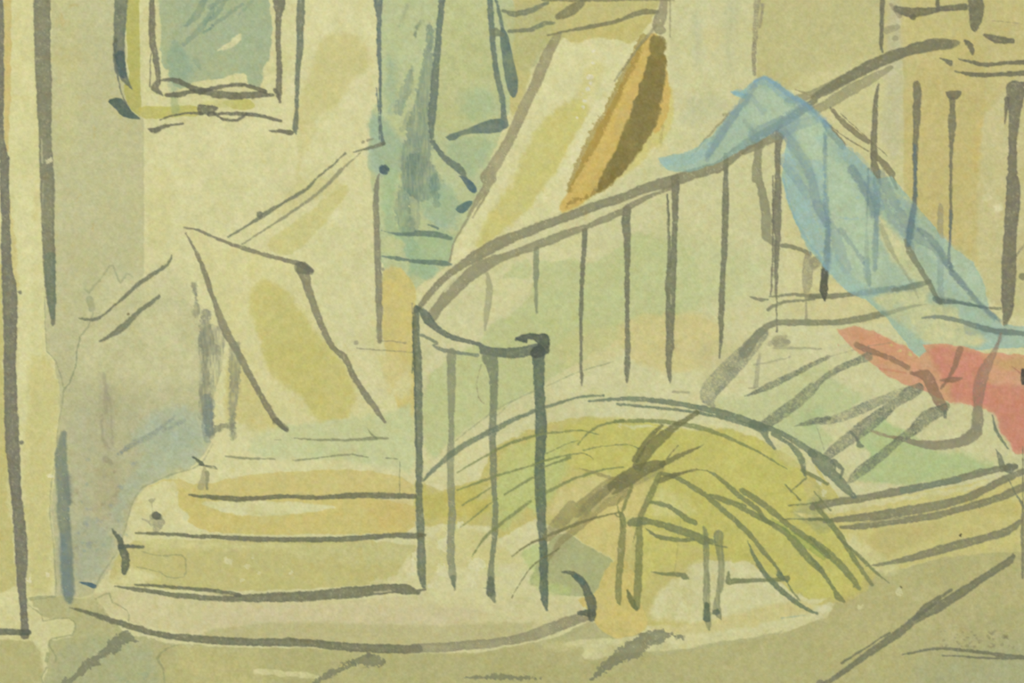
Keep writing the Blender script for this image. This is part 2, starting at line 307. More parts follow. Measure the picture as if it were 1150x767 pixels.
W('', (208, 202, 148), .9, 'B3 200,708 330,712 500,730 500,745 380,740 210,730', soft=1, rag=1.5, own='')
W('', (207, 202, 148), .9, 'C3 640,600 760,610 740,660 800,670 920,640 D3 350,615 370,600 560,575 740,540 740,528 500,550 280,560 100,560 0,575 C3 880,575 770,570', soft=1.5, rag=1.5, own='')
W('', (202, 196, 138), .6, 'C3 560,590 740,590 740,630 600,620', soft=5, own='')
W('', (212, 209, 168), .8, 'E3 30,435 80,430 100,455 40,470', soft=2, rag=1.5, own='')
for s in ('A3 620,735,26','A3 400,585,14','A3 550,760,14'): S('', s, c=(140, 160, 130), a=.3, rag=4, own=False)
# --- steps
W('painted_staircase/step', (211, 206, 153), .96, 'A2 915,450 B2 40,420 400,395 780,360 900,300 905,560 0,610 -130,640 A2 740,585 830,560', soft=1.3, rag=1.5, edge=.02, inst=True)
W('', (193, 199, 146), .9, 'B2 190,460 230,400 400,370 640,345 820,310 900,270 905,590 820,560 600,525 300,520 200,500', soft=4, rag=2, own='')
W('', (201, 200, 146), .5, 'B2 150,390 330,380 360,440 180,450', soft=4, own='')
W('painted_staircase/step', (204, 187, 121), .92, 'A2 560,767 610,650 740,590 B2 -20,640 150,590 450,565 700,565 900,610 905,690 0,700 -60,700 A2 750,640 760,767', soft=1.3, rag=1.2, edge=.06, inst=True)
W('', (211, 205, 152), .92, 'A2 560,767 605,655 740,600 760,640 770,767 A3 880,100 560,125 540,60', soft=1.5, own='')
W('painted_staircase/step', (204, 186, 116), .94, 'A2 770,620 830,690 920,695 B2 250,695 905,685 B3 905,125 750,125 60,130 -80,80 A3 820,40 A2 770,740', soft=1.3, rag=1.2, edge=.05, inst=True)
W('', (210, 206, 154), .92, 'B2 -40,700 150,700 300,700 470,712 590,725 480,745 300,765 180,765 60,745', soft=1.5, rag=1, own='')
W('', (208, 174, 112), .5, 'B2 650,695 905,690 905,760 B3 905,100 760,110 700,30', soft=6, own='')
W('painted_staircase/step', (193, 184, 120), .94, 'A3 600,145 920,155 B3 905,150 910,250 860,260 870,330 700,345 300,370 0,370 A3 500,345 460,330 510,200', soft=1.3, rag=1.2, edge=.03, inst=True)
W('', (206, 200, 140), .85, 'A3 560,130 920,165 B3 400,165 400,185 80,190 -100,190 A3 650,190', soft=4, rag=2, own='')
W('', (198, 193, 134), .7, 'B3 300,170 905,165 900,240 700,255 400,240', soft=5, rag=2, own='')
W('', (208, 202, 150), .8, 'B3 840,270 900,200 910,340 700,340 750,320 820,310', soft=2, rag=2, own='')
W('', (206, 200, 142), .85, 'A3 440,330 520,290 560,260 700,300 640,340 500,345', soft=4, rag=3, own='')
W('painted_staircase/step', (204, 194, 146), .94, 'A3 400,400 480,360 560,370 920,405 B3 300,418 900,400 C3 60,370 100,400 460,400 740,400 735,470 600,510 450,565 200,600 0,605 B3 600,595 0,570 A3 620,520 480,470', soft=1.3, rag=1.2, edge=.03, inst=True)
W('', (186, 179, 128), .8, 'B3 0,540 200,510 500,500 C3 0,520 350,515 560,490 500,560 200,600 0,605 B3 500,590 0,570', soft=2.5, rag=1.5, own='', edge=.02)
W('', (204, 190, 150), .6, 'B3 200,440 500,425 920,440 C3 300,440 250,515 0,515 B3 300,500 0,530 0,470', soft=3, rag=1.5, own='')
W('', (208, 202, 150), .9, 'C3 60,385 400,395 560,350 660,400 730,405 730,460 640,490 380,515 330,440 60,420', soft=3, rag=2, own='')
W('', (196, 188, 134), .6, 'A3 370,370 430,380 470,440 380,460 330,430', soft=3, rag=3, own='')
W('', (204, 196, 134), .8, 'C3 60,200 160,80 320,110 420,210 500,250 440,260 300,280 200,260 100,300 80,390 60,390', soft=4, rag=3)
# --- the arch of hoops
W('painted_arch', (194, 183, 112), .93, 'C2 60,620 130,660 300,610 360,470 500,400 700,340 920,340 D2 0,340 300,400 480,380 640,440 760,510 820,560 900,640 E2 0,500 60,600 150,680 E3 130,130 280,300 240,370 150,420 20,430 D3 920,400 820,400 700,330 560,240 400,240 330,250 340,300 320,520 150,520 60,480 0,350 C3 880,230 660,110 540,60 380,150 350,90 200,80 60,90 60,0', soft=1.5, rag=1.8, edge=.05, sm=0)
W('', (196, 190, 104), .85, 'C2 560,470 700,350 920,350 D2 0,330 300,400 460,380 640,440 720,530 820,570 800,640 900,767 E3 60,40 190,200 240,350 140,410 D3 900,400 800,390 700,300 600,250 480,230 330,180 100,60 D2 130,767 200,600 100,600 0,660 C2 700,540', soft=3, rag=3, own='')
W('', (190, 180, 100), .9, 'C2 90,690 300,610 355,620 360,767 60,767 C3 60,90 60,30 B2 905,767 905,610 C2 60,620', soft=2.5, rag=2, own='')
W('', (198, 184, 100), .6, 'C2 150,680 350,640 350,767 180,767', soft=5, rag=3, own='')
W('', (205, 204, 150), .9, 'D2 0,340 60,390 200,385 300,400 200,395 D2 130,372 0,372 C2 920,395', soft=1.2, own='')
W('', (206, 204, 156), .85, 'C2 700,290 760,275 920,265 D2 100,280 500,360 600,400 500,390 300,340 0,345 C2 850,345 760,340', soft=3, rag=2, own='')
W('', (185, 193, 120), .9, 'C2 360,620 540,450 700,520 640,640 540,767 C3 500,0 420,120 370,90 360,0 C2 355,767', soft=4, rag=3, own='')
W('', (188, 192, 116), .8, 'C2 380,500 540,430 720,400 700,500 560,540 380,600', soft=5, rag=3, own='')
W('', (204, 191, 130), .85, 'C2 640,650 760,600 860,570 860,620 680,740 590,767 620,700', soft=4, rag=3, own='')
W('', (206, 200, 146), .5, 'C2 320,640 360,620 350,690 280,700', soft=3, own='')
W('', (208, 190, 124), .85, 'C2 800,740 920,650 D2 30,640 150,600 120,767 0,767 D3 100,100 60,200 C3 900,250 820,210 700,130 760,60', soft=3, rag=2, own='')
W('', (202, 196, 108), .6, 'D3 100,60 330,180 320,230 160,280 110,400 110,200', soft=5, own='')
W('', (207, 204, 140), .6, 'D2 180,640 300,680 380,767 200,767 D3 160,40', soft=5, own='')
W('', (202, 197, 130), .6, 'D2 700,450 800,480 830,560 740,540', soft=4, rag=3, own='', edge=0)
W('', (207, 203, 152), .85, 'D3 330,240 400,240 600,270 700,330 740,380 650,410 480,470 400,500 180,500 150,470 170,400 230,330 300,310', soft=4, rag=2, own='')
W('', (204, 190, 128), .7, 'D3 160,510 400,500 640,440 820,400 880,450 700,500 500,540 300,560 160,550', soft=3, rag=2)
W('', (166, 168, 112), .75, 'D2 790,720 900,660 E2 20,640 100,720 E3 100,80 60,130 D3 880,120 760,40', soft=4, rag=3, own='')
W('', (178, 176, 118), .7, 'D3 840,0 920,0 E3 60,0 100,60 80,100 0,60', soft=6, own='')
W('painted_arch/green_shade', (167, 172, 120), .9, 'C3 510,345 550,250 590,160 660,110 740,160 840,220 885,245 870,310 800,390 700,395 640,390 560,350', soft=1.2, rag=1.2, edge=.08)
W('', (182, 194, 126), .8, 'C3 470,210 560,150 590,170 540,290 510,345 640,390 700,390 690,350 560,320 500,250', soft=3, rag=2, own='')
W('', (160, 156, 112), .4, 'C3 620,120 720,160 640,230 600,260', soft=5, own='')
W('painted_arch/orange_patch', (208, 186, 116), .92, 'C3 850,250 920,240 D3 60,240 100,330 110,430 150,490 140,540 60,570 0,575 C3 880,570 820,540 790,490 760,440 740,440 720,400 800,395', soft=1.3, rag=1.2, edge=.07)
W('', (206, 176, 110), .6, 'C3 725,400 760,400 755,440 740,440', soft=1.5, own='')
# --- fan of treads at right, landing
W('painted_winder_treads', (204, 202, 152), .96, 'F 870,340 940,330 1060,350 1120,372 1110,400 1150,480 1150,570 1060,585 960,590 930,540 900,500 850,470 800,450 780,430 830,380', soft=1.5, rag=1.2, sm=0)
W('', (184, 197, 142), .85, 'D2 640,380 700,320 920,170 E2 60,130 110,180 250,250 130,330 0,350 100,420 60,500 D2 880,500 750,420', soft=4, rag=2, own='')
W('', (192, 198, 144), .8, 'D2 480,240 560,260 900,90 920,160 640,370 500,340 380,300', soft=5, rag=2, own='')
W('', (168, 190, 130), .5, 'D2 790,330 900,280 890,400 820,400', soft=7, rag=3, own='')
W('', (174, 192, 132), .85, 'E2 300,330 350,370 420,400 560,500 700,480 820,560 700,590 400,640 300,620 160,610 280,500 180,450', soft=3, rag=2, own='')
W('', (206, 202, 152), .8, 'E2 560,300 690,290 700,400 600,430 480,410 500,350', soft=4, rag=2, own='')
W('', (206, 202, 152), .8, 'E2 480,240 520,250 500,310 400,390 330,360', soft=3, rag=2, own='')
W('', (206, 203, 152), .7, 'E2 760,320 800,330 830,430 900,520 830,530 720,540 640,480 740,420', soft=4, rag=2, own='')
W('', (198, 190, 140), .6, 'D2 300,0 620,0 500,150 380,190', soft=12, own='')
W('painted_landing', (203, 192, 124), .95, 'D3 760,20 E3 0,70 E2 160,680 300,690 600,640 800,600 920,570 E3 920,170 600,215 420,265 300,300 200,200 130,110 60,60', soft=1.5, rag=1.2)
W('', (206, 201, 148), .85, 'E2 60,700 250,700 600,650 900,580 900,600 600,670 300,715 120,760 60,750', soft=1.5, own='')
W('', (192, 178, 116), .8, 'E3 290,100 600,60 560,140 380,190 320,240 250,160', soft=5, rag=2, own='')
W('', (202, 186, 124), .6, 'E3 600,100 880,60 800,120 600,160', soft=6, own='')
W('', (207, 202, 146), .8, 'E3 170,110 240,170 300,220 400,270 330,310 240,260 180,190', soft=4, rag=2, own='')
W('', (200, 192, 130), .8, 'E3 500,225 920,130 920,170 650,210', soft=3, own='')
W('', (197, 182, 114), .7, 'E2 560,767 750,720 920,660 920,767', soft=5, own='')
# --- landing line marks upper
W('painted_landing/upper_wash', (205, 196, 142), .8, 'F 905,315 1010,322 1050,320 1110,350 1110,372 1060,372 1025,362 920,362 880,350', soft=3, rag=2)
# --- tide marks and bare spots of paper
for s in ('A1 365,515,9 385,530,9 400,505,8 430,480,7 460,430,8 485,415,8 500,450,8 520,490,9 545,450,8 575,465,8','A1 400,620,7 380,680,9 345,720,8 340,767,8','A2 345,0,6 330,60,6 325,120,6 300,190,7 275,215,7 270,190,6','A1 385,560,30 395,600,30'):
    S('', s, c=(148, 156, 118), a=.55, rag=.6, dry=.2, own=False)
for s in ('A3 120,430,5 180,475,6 185,500,6 240,490,5 300,488,5 325,515,6 310,560,6 225,575,7 215,610,7 240,650,8 235,680,8','A3 205,640,14 200,670,18','A3 200,700,7 180,740,7 185,767,7','A3 410,405,6 470,380,6 485,420,6 550,455,7 555,500,5','A3 770,600,6 720,615,7 680,660,14 700,700,7 710,767,7','A3 240,395,5 130,410,5','A3 610,200,4 690,220,5 780,215,6 800,260,5 790,310,6 720,310,5 690,290,5 590,265,4'):
    S('', s, c=(146, 150, 106), a=.6, rag=.5, dry=.15, own=False)
for s in ('B3 100,245,24','B3 180,270,20','B3 160,325,22','B3 370,295,24','B3 90,230,12','B3 205,230,12','B3 230,290,12','B3 340,270,8'):
    S('', s, c=(210, 205, 158), a=.75, rag=2.4, own=False)
for s in ('C3 145,180,34 165,120,16','C3 290,250,70','C3 145,290,50','C3 260,330,30','C3 90,350,16','C3 225,75,18 210,90,24','C3 20,250,30 10,290,30','C3 20,210,14'):
    S('', s, c=(214, 210, 164), a=.8, rag=3, own=False)
for s in ('A1 395,430,60 380,500,40 330,560,20','A1 520,440,60 560,460,50'):
    S('', s, c=(178, 184, 136), a=.45, rag=2.5, dry=.5, own=False, soft=8)
for s in ('A2 345,0,5 330,60,6 325,120,5 300,190,7 275,222,6 268,290,4 252,360,4 242,480,4 220,640,4 216,767,5 A3 226,120,5 240,300,4 243,375,4','A2 915,455,4 880,520,5 835,558,5 740,585,6 700,603,5 610,645,5 570,710,5 552,767,5 A3 530,130,5 500,210,5 430,310,6 412,350,4','A3 120,405,4 170,395,5 240,393,4','A1 195,480,4 193,600,5 200,767,4 A2 205,60,4 240,100,4 258,150,5 270,200,6'):
    S('', s, c=(140, 148, 112), a=.5, rag=.5, own=False)
for i in range(46):
    x, y = rng.uniform(285, 540), rng.uniform(520, 930)
    S('', 'A2 %.0f,%.0f,%.0f' % (x, min(y, 380*KZ), rng.uniform(4, 16)), c=[(118, 142, 158), (128, 150, 150), (150, 132, 112)][i % 3], a=rng.uniform(.12, .35), rag=1.2, own=False, soft=3)
# ------------------------------------------------------------------ brush lines
def L(name, *a, **k):
    for s in a: S(name, s, **k)
# left pillar
L('painted_pillar/outline_stroke','A0 0,0,30 5,300,26 5,600,26 20,680,44 A1 18,0,42 25,250,38 28,400,46 42,540,64 45,767,58 A2 42,40,56 45,200,56 52,430,62 72,700,46 A3 75,0,46 85,110,54 92,200,56 92,330,40 100,420,34 108,560,36', c=(107,107,94), a=.9)
L('painted_pillar/outline_stroke','A0 180,0,72 185,250,72 190,400,68 195,590,55 200,740,62 A1 203,20,64 205,200,56 212,400,54 220,560,40 228,650,22 228,672,8', c=(112,113,94), a=.86)
L('painted_pillar/foot_stroke','A3 0,545,28 60,548,24 120,548,26', c=(92,98,84))
S('', 'A1 215,380,50 222,560,38 228,640,20', c=(92,118,102), a=.35, own=False)
S('', 'A1 85,530,16', c=(107,107,94), own=False); S('', 'A2 92,448,18', c=(107,107,94), own=False)
S('', 'A0 178,600,5 182,700,10', c=(200,196,150), a=.6, own=False); S('', 'A0 210,690,20', c=(210,206,158), a=.8, rag=1.5, own=False)
S('', 'A1 185,60,5 183,230,4', c=(190,186,142), a=.4, own=False)
for s in ('A2 215,590,22','A3 120,325,20','A3 205,300,12'): S('', s, c=(222,218,186), a=.7, rag=2, own=False)
# frame
F='painted_frame/'
L(F+'outer_stroke','A0 520,0,58 515,150,50 512,230,46 525,310,42 545,350,22 568,382,8','B0 415,0,34 412,100,34 408,200,30 400,300,24 396,390,18 395,480,18 388,550,28 392,575,8','A0 500,170,14 495,260,16 512,350,8 530,420,6 560,475,8', c=(104,112,96))
S('', 'A0 515,240,44 530,320,34', c=(70,90,92), a=.6, own=False)
W(F+'corner_stroke', (84,100,92), .9, 'A0 455,432 515,415 540,440 570,485 612,516 565,514 520,500 490,460', soft=.8, rag=.6, inst=True)
L(F+'inner_stroke','A0 655,0,24 655,150,28 665,230,26 678,300,22 682,350,22 668,378,30 700,412,10','A0 650,230,7 646,300,6 646,372,5','B0 320,-20,54 322,30,46 318,70,26 316,200,22 322,300,24 318,380,26 322,438,8','B0 300,385,12 315,410,20', c=(106,106,90))
L(F+'bow_stroke','A0 690,348,10 740,342,18 790,358,22 850,390,28 920,400,28 B0 40,405,34 120,412,32 200,410,30 255,405,24 292,410,14','B0 -20,400,18 40,378,18 120,366,14 190,370,16 260,395,22','A0 720,410,20 780,405,26 820,395,20 870,392,16','A0 690,515,6 740,497,8 830,486,10 870,490,14','B0 -12,470,46 30,470,34 50,465,14','B0 38,490,10 80,515,12 140,517,12 178,492,12','B0 20,492,16 110,490,14 180,492,18 250,502,16 327,521,12','A0 640,555,10 668,562,26 710,542,14 785,533,8','B0 278,562,6 330,566,18 372,572,24', c=(100,100,84))
S('', 'B0 95,390,8 140,387,10 180,385,6', c=(205,200,150), a=.8, own=False)
# curtain and its surroundings
C_='painted_curtain/'
L(C_+'fold_stroke','B0 745,-20,44 750,60,24 750,200,22 756,330,16 756,450,12 758,560,10 768,622,14','B0 740,380,5 748,480,5 752,600,4', c=(96,110,106))
L(C_+'fold_stroke','C0 140,0,28 125,150,28 110,350,32 95,500,34 95,592,18','C0 98,612,22 150,680,24 205,718,34 225,740,28 240,765,12','C0 345,0,26 355,150,24 372,300,24 400,430,22 408,540,34','C0 375,10,12 395,100,16 410,160,12', c=(100,114,104))
W(C_+'fold_stroke', (104,120,108), .88, 'C0 145,585 250,555 330,518 410,508 415,565 330,577 240,573 180,612', soft=.9, rag=.6, inst=True)
W(C_+'fold_stroke', (102,118,106), .88, 'C0 385,110 415,130 432,180 468,340 468,390 452,430 425,400 410,330 392,210', soft=.9, rag=.6, inst=True)
W(C_+'fold_stroke', (90,112,112), .88, 'C1 205,20 270,48 292,92 278,106 250,90 232,55', soft=.9, rag=.6, inst=True)
W(C_+'fold_stroke', (90,116,112), .85, 'C1 195,165 250,135 280,138 240,190 212,190', soft=.9, rag=.6, inst=True)
S(C_+'fold_stroke', 'B0 770,730,42', c=(80,98,98), rag=1); L(C_+'fold_stroke','B1 765,0,36', c=(80,98,98))
L(C_+'fold_stroke','C0 400,45,10 455,62,24 530,42,24 595,12,14','C0 425,135,12 520,127,20 580,100,20 622,98,10','C0 370,140,40 400,150,16', c=(118,124,100))
L(C_+'rail_stroke','B1 760,262,4 830,280,10 920,278,20 C1 30,275,26 110,280,26 175,297,18','B1 765,375,6 830,384,18 880,392,12 C1 0,395,16 80,400,22 150,405,20 178,410,8','C1 80,240,8 122,256,10', c=(104,122,108))
L('painted_wall/line_stroke','C0 640,70,30 700,45,46 740,10,30 765,-5,10','C0 595,152,8 700,128,12 820,108,20 920,82,14 D0 60,70,18 130,50,24 185,50,16','C0 840,0,14 870,0,8', c=(122,120,90))
L('painted_door_edge/line_stroke','B1 752,20,6 738,90,24 740,250,28 745,400,30 750,550,30 752,740,20', c=(122,120,100), dry=.3)
L('painted_door_edge/line_stroke','B1 740,738,5 800,740,5 862,748,8','B1 893,580,6 895,740,4','B2 655,42,4 760,50,5 890,60,4','B1 765,430,14','B0 700,605,12 725,598,6','B0 680,612,14','B1 650,747,18', c=(130,128,104), a=.6)
# far rail at left
R='painted_far_rail/'
L(R+'rail_stroke','B0 770,620,18 700,640,14 640,655,5','B0 605,660,8 540,720,10 470,775,10 B1 440,85,14 330,150,14 250,200,20 180,245,10 100,292,7','B1 235,195,26','A1 740,370,5 720,410,14 600,492,18 500,580,12 430,638,12 380,648,12 340,642,6','A1 685,548,14 600,612,20 520,688,28 430,742,10', c=(112,116,94), dry=.1)
L(R+'rail_stroke','B0 670,660,5 600,720,9 550,767,9 B1 590,0,18 480,110,14 350,200,12 160,325,6', c=(136,136,106), dry=.25)
S('', 'A1 550,622,9', c=(110,100,70), own=False)
# small leaning panel
P_='painted_panel/'
L(P_+'edge_stroke','A1 793,250,5 850,262,12 920,292,14 B1 150,335,18 300,380,18 400,405,22 460,435,24','A1 800,275,6 850,370,16 890,470,24 925,580,22 B1 90,700,36 130,767,28 B2 200,170,28 300,345,26 355,398,14','B1 425,430,60 440,500,36 490,640,30 550,767,24 B2 600,80,28 650,180,26 720,280,28 775,358,16', c=(120,118,96), dry=.22)
S('','B2 305,355,30 350,390,24', c=DK, a=.5, own=False); S('','B1 410,425,50 455,440,30', c=DK, a=.5, own=False)
L(P_+'shadow_stroke','A1 838,500,26 845,560,20 845,620,24','A1 890,620,40 885,700,60 900,767,80','A2 880,20,40 885,120,30 885,250,44 895,340,50 905,410,40','B2 130,40,44 128,200,44 118,320,34 120,420,20', 'B2 20,410,24 70,380,30 120,375,24', c=(134,136,112), dry=.55, rag=1.6, soft=3.5, v=1)
L(P_+'shadow_stroke','B2 30,0,120 25,120,100 10,220,70 0,330,60', c=(136,140,118), a=.7, dry=.85, v=1)
S('','A2 890,260,40 900,400,40', c=(104,120,114), a=.5, own=False, dry=.3); S('','B2 20,280,50 5,380,40 10,440,20', c=(126,142,134), a=.5, own=False, dry=.3)
# stair side
Q='painted_stair_side/'
L(Q+'upright_stroke','A2 275,410,26 262,500,50 268,600,56 278,700,60 A3 270,0,56 285,150,50 290,300,56 295,380,56 300,415,24', c=(104,118,108), a=.78, dry=.3, soft=4)
S('','A3 270,150,40 290,370,50', c=(106,128,136), a=.4, own=False, soft=8); S('','A2 290,600,40 300,700,30', c=(110,120,110), a=.35, own=False, soft=6)
W(Q+'dark_notch', (84,108,112), .9, 'A3 328,328 415,338 412,362 380,352', soft=.8, rag=.5, inst=True)
L(Q+'sketch_stroke','A2 450,155,10 458,240,22 455,320,12','A2 470,240,6 478,330,6 485,460,6','A2 440,330,10 440,430,14 470,470,6','A2 455,520,36 480,540,20', c=(140,132,112), a=.5, dry=.6, rag=1, soft=3)
L(Q+'sketch_stroke','A2 505,500,16 560,465,26 640,420,22 700,380,18 755,330,8','A2 700,400,12 790,355,10', c=(122,134,130), a=.7, dry=.75, rag=1.3, soft=3)
# leaning board outline
B_='painted_board/'
L(B_+'edge_stroke','C0 640,150,26 610,200,44 570,290,52 530,390,44 490,470,46 440,580,46 390,670,48 330,767,56 C1 350,40,46 300,120,28 245,220,9 190,320,8 172,395,10','C1 340,95,10 300,160,10 272,208,6','D0 215,0,30 205,60,50 185,110,50 200,130,40', c=(140,134,104), dry=.35)
L(B_+'edge_stroke','D0 180,110,12 100,210,12 0,350,8','D0 240,0,7 241,160,5', c=(140,136,104), a=.6, dry=.2)
# tall wall line
L('painted_wall/line_stroke','D0 618,-10,30 610,60,22 606,150,22 600,250,20 604,320,16','D0 640,20,16 625,120,10', c=(140,134,108), dry=.6)
# ---------------- curved railing
H='painted_railing/'
L(H+'baluster','C1 335,450,16 345,520,30 332,620,24 325,690,10', c=(160,160,124), dry=.3)
L(H+'baluster','C1 545,345,22 545,450,28 543,500,16 548,620,12', c=(134,144,112), dry=.2)
L(H+'baluster','C1 755,265,24 747,400,20 738,600,18 738,767,14 C2 738,100,12 740,170,14 742,202,4','D1 55,170,36 50,230,38 55,300,30 55,420,24 55,600,22 57,767,22 C2 938,80,28 936,150,24 935,190,6','D1 262,40,36 262,200,26 256,350,26 245,450,44 242,600,40 240,700,34 238,767,34 D2 233,80,26 235,140,24 240,192,6','D0 480,670,24 480,767,22 D1 478,150,28 475,300,28 467,450,24 460,600,26 460,700,20 D2 457,20,14 453,82,6', c=(110,112,92), dry=.05)
S('','D1 242,540,6 245,580,5', c=(200,198,150), a=.6, own=False)
L(H+'baluster','D1 228,110,8 232,200,11 235,320,14 235,420,20', c=(120,122,98))
L(H+'baluster','D0 622,610,36 615,700,36 612,767,40 D1 618,20,36 640,120,36 655,210,44 655,290,36 690,318,26', c=(138,138,110), dry=.25)
L(H+'baluster','D0 710,575,40 703,660,26 705,767,26 D1 702,100,36 700,180,38 702,300,26 697,400,20 697,500,12 698,600,5 698,700,3','D1 682,30,5 682,250,8 680,400,8 675,540,8', c=(113,112,95))
L(H+'baluster','D1 228,110,5 240,300,5','C2 20,60,8 30,500,4', c=(110,112,92))
L(H+'handrail','C1 30,612,20 60,570,26 120,495,30 200,430,32 290,370,50 400,312,50 520,265,42 650,215,40 780,165,40 920,122,40 D1 120,88,44 240,52,50 340,20,46 D0 440,722,50 500,680,50 560,630,46 620,590,40 740,520,40 860,440,34 E0 20,420,30 100,370,46 250,290,50 400,225,50 520,195,52 600,190,46 635,185,18', c=(126,124,98), dry=.18, inst=False)
L(H+'handrail','C1 100,635,46 150,560,52 240,470,58 330,410,54 400,378,36 500,345,36 620,298,42 690,268,36 760,250,24 840,215,28 920,180,30 D1 60,165,30 120,130,24 240,80,18','D0 560,645,44 690,592,40 720,580,30', c=(132,130,102), dry=.22, inst=False)
L(H+'handrail','E0 10,475,34 60,455,44 160,395,50 250,345,44 350,290,20', c=(146,142,110), a=.75, dry=.35, inst=False)
S('','E0 -90,440,50 0,408,34 100,365,44 250,288,48 400,225,46 520,195,46 600,190,38', c=(112,112,90), a=.5, own=False, dry=.1)
S('','E0 0,462,5 60,430,5', c=(204,198,150), a=.8, own=False)
S('','C1 150,525,10 230,440,8', c=(204,200,150), a=.8, own=False); S('','C1 395,362,6 500,315,14 620,270,14 720,240,8 800,200,8', c=(206,202,152), a=.85, own=False); S('','D1 0,165,14 110,115,8 200,90,6', c=(204,200,150), a=.7, own=False)
L(H+'handrail','C1 30,588,10 50,610,24 75,640,44 110,680,30 180,722,24 300,755,20 C2 320,52,38 420,65,42 500,55,46 550,40,40', c=(94,104,92), inst=False)
L(H+'handrail','C1 50,715,14 120,748,12 C2 100,30,10 150,52,18 230,64,18 290,72,14','C1 60,600,8 120,690,8', c=(122,130,108), inst=False)
L(H+'newel_post','C1 30,600,30 28,700,30 30,767,34 C2 35,100,36 38,250,36 40,500,32 42,767,28 C3 42,0,28 48,150,34 52,300,34 60,352,18','C1 15,620,6 15,767,4 C2 12,150,3', c=(100,110,92))
L(H+'baluster','C2 180,60,38 180,150,38 180,300,28 178,450,28 176,600,30 185,767,34 C3 183,40,34 178,150,34 180,250,34 187,310,28 194,365,10', c=(134,140,112), dry=.3)
L(H+'baluster','C2 345,85,72 355,120,52 362,170,40 360,300,30 357,400,34 360,480,32 362,600,28 370,720,20 C3 370,0,22 365,150,24 352,250,24 350,330,36 348,375,38 366,415,10','C3 320,358,5 345,362,8', c=(116,124,100), dry=.18)
S('','C3 350,320,30 348,380,34', c=(90,100,84), a=.6, own=False); S('','C3 187,310,20 192,350,12', c=(90,104,84), a=.5, own=False)
L(H+'newel_post','C2 555,60,60 555,120,50 558,200,46 562,300,46 565,420,48 560,550,44 562,650,46 567,767,40 C3 570,100,36 576,220,36 577,320,38 580,400,36 590,452,10', c=(92,106,90), a=.92)
L(H+'newel_cap','C1 465,730,14 490,722,22 540,722,30 575,745,50 C2 575,5,56 575,45,56 545,60,50','C2 460,5,12 500,12,16', c=(84,92,82), a=.94, inst=False)
# marks beside the rail
L('painted_wall/line_stroke','D0 485,500,10 400,590,8 325,685,4','D0 470,495,14 500,492,10','D0 780,385,5 850,415,8','C2 310,110,3 290,180,3 296,250,4 320,282,4', c=(150,142,108), a=.7)
L('painted_landing/line_stroke','D1 585,550,5 630,560,16 662,562,6','D1 720,328,16 770,335,20 840,362,20','D1 670,548,8 780,540,14 880,550,14','D1 660,603,14 720,575,14 860,560,10','D1 560,790,50 600,735,36 640,690,36 690,662,26 800,660,26 920,660,22 E1 80,660,24 150,655,30 300,625,24 420,595,12 500,580,4','E1 0,548,24 120,545,22 250,525,26 400,510,26 500,490,18','E1 550,560,30 650,572,14 750,595,12 820,600,14','E1 480,640,8 560,638,24 650,655,22 750,688,28 840,700,26 920,708,22','E1 520,712,4 600,700,4 680,682,8','E1 915,462,30', c=(124,126,100), dry=.15)
L('painted_landing/line_stroke','D1 835,370,30 832,440,48 830,500,40 825,570,10 828,650,12','D1 870,390,30 860,420,26','D1 740,720,8 D1 700,740,44 740,745,30','E1 20,400,50','E1 920,330,10 860,400,14','E1 830,710,20 800,767,20', c=(146,142,114), dry=.55)
# upper right balusters
U='painted_gallery_rail/'
L(U+'baluster','E0 292,360,8 282,420,20 275,600,28 275,700,28 E1 285,10,34 288,100,30 285,200,22 280,330,26 278,432,18','E0 455,362,26 460,390,34 458,500,32 452,650,22 450,767,18 E1 450,60,14 450,130,16 440,220,30 428,310,34 442,368,16','E0 610,430,26 612,480,24 610,530,40 608,600,24 605,700,14 E1 605,0,14 605,200,12 598,350,12 602,420,18','E0 264,600,4 262,740,4', c=(114,113,93))
CAP_SHAPE='E0 580,388 652,388 650,410 628,432 595,430 582,408'
W(U+'baluster', (112,110,91), .9, CAP_SHAPE, soft=.8, rag=.8, inst=True)
L(U+'post','E0 925,360,20 880,375,60 885,400,84 880,470,54 872,600,38 870,767,44 E1 870,40,52 874,120,62 860,300,58 855,450,62 850,560,56 850,600,50 838,665,18','E0 845,430,24 842,480,12 838,530,8','E1 868,590,14', c=(112,110,93), a=.9)
L(U+'line_stroke','E0 310,0,20 308,120,18 305,190,18 311,225,4','E0 370,38,26 430,55,44 540,42,26 600,35,24 665,30,28','E0 440,75,24','E0 548,0,18 550,40,22','E0 712,-20,66 715,60,62 708,110,40 708,132,14','E0 668,175,14 690,200,30 698,232,10','E0 752,150,12 800,170,34 870,175,22','E0 560,252,5 585,262,16 603,272,22','E0 640,255,5 700,270,14 760,280,18 840,272,16 920,268,22','E0 625,308,5 700,322,20 800,322,18 920,314,24', c=(110,109,90), a=.9)
L(U+'line_stroke','E0 780,90,3 860,95,3 920,106,3','E0 330,130,34 375,115,24','E0 365,165,24','E0 345,20,14 385,70,20', c=(138,132,104), a=.5)
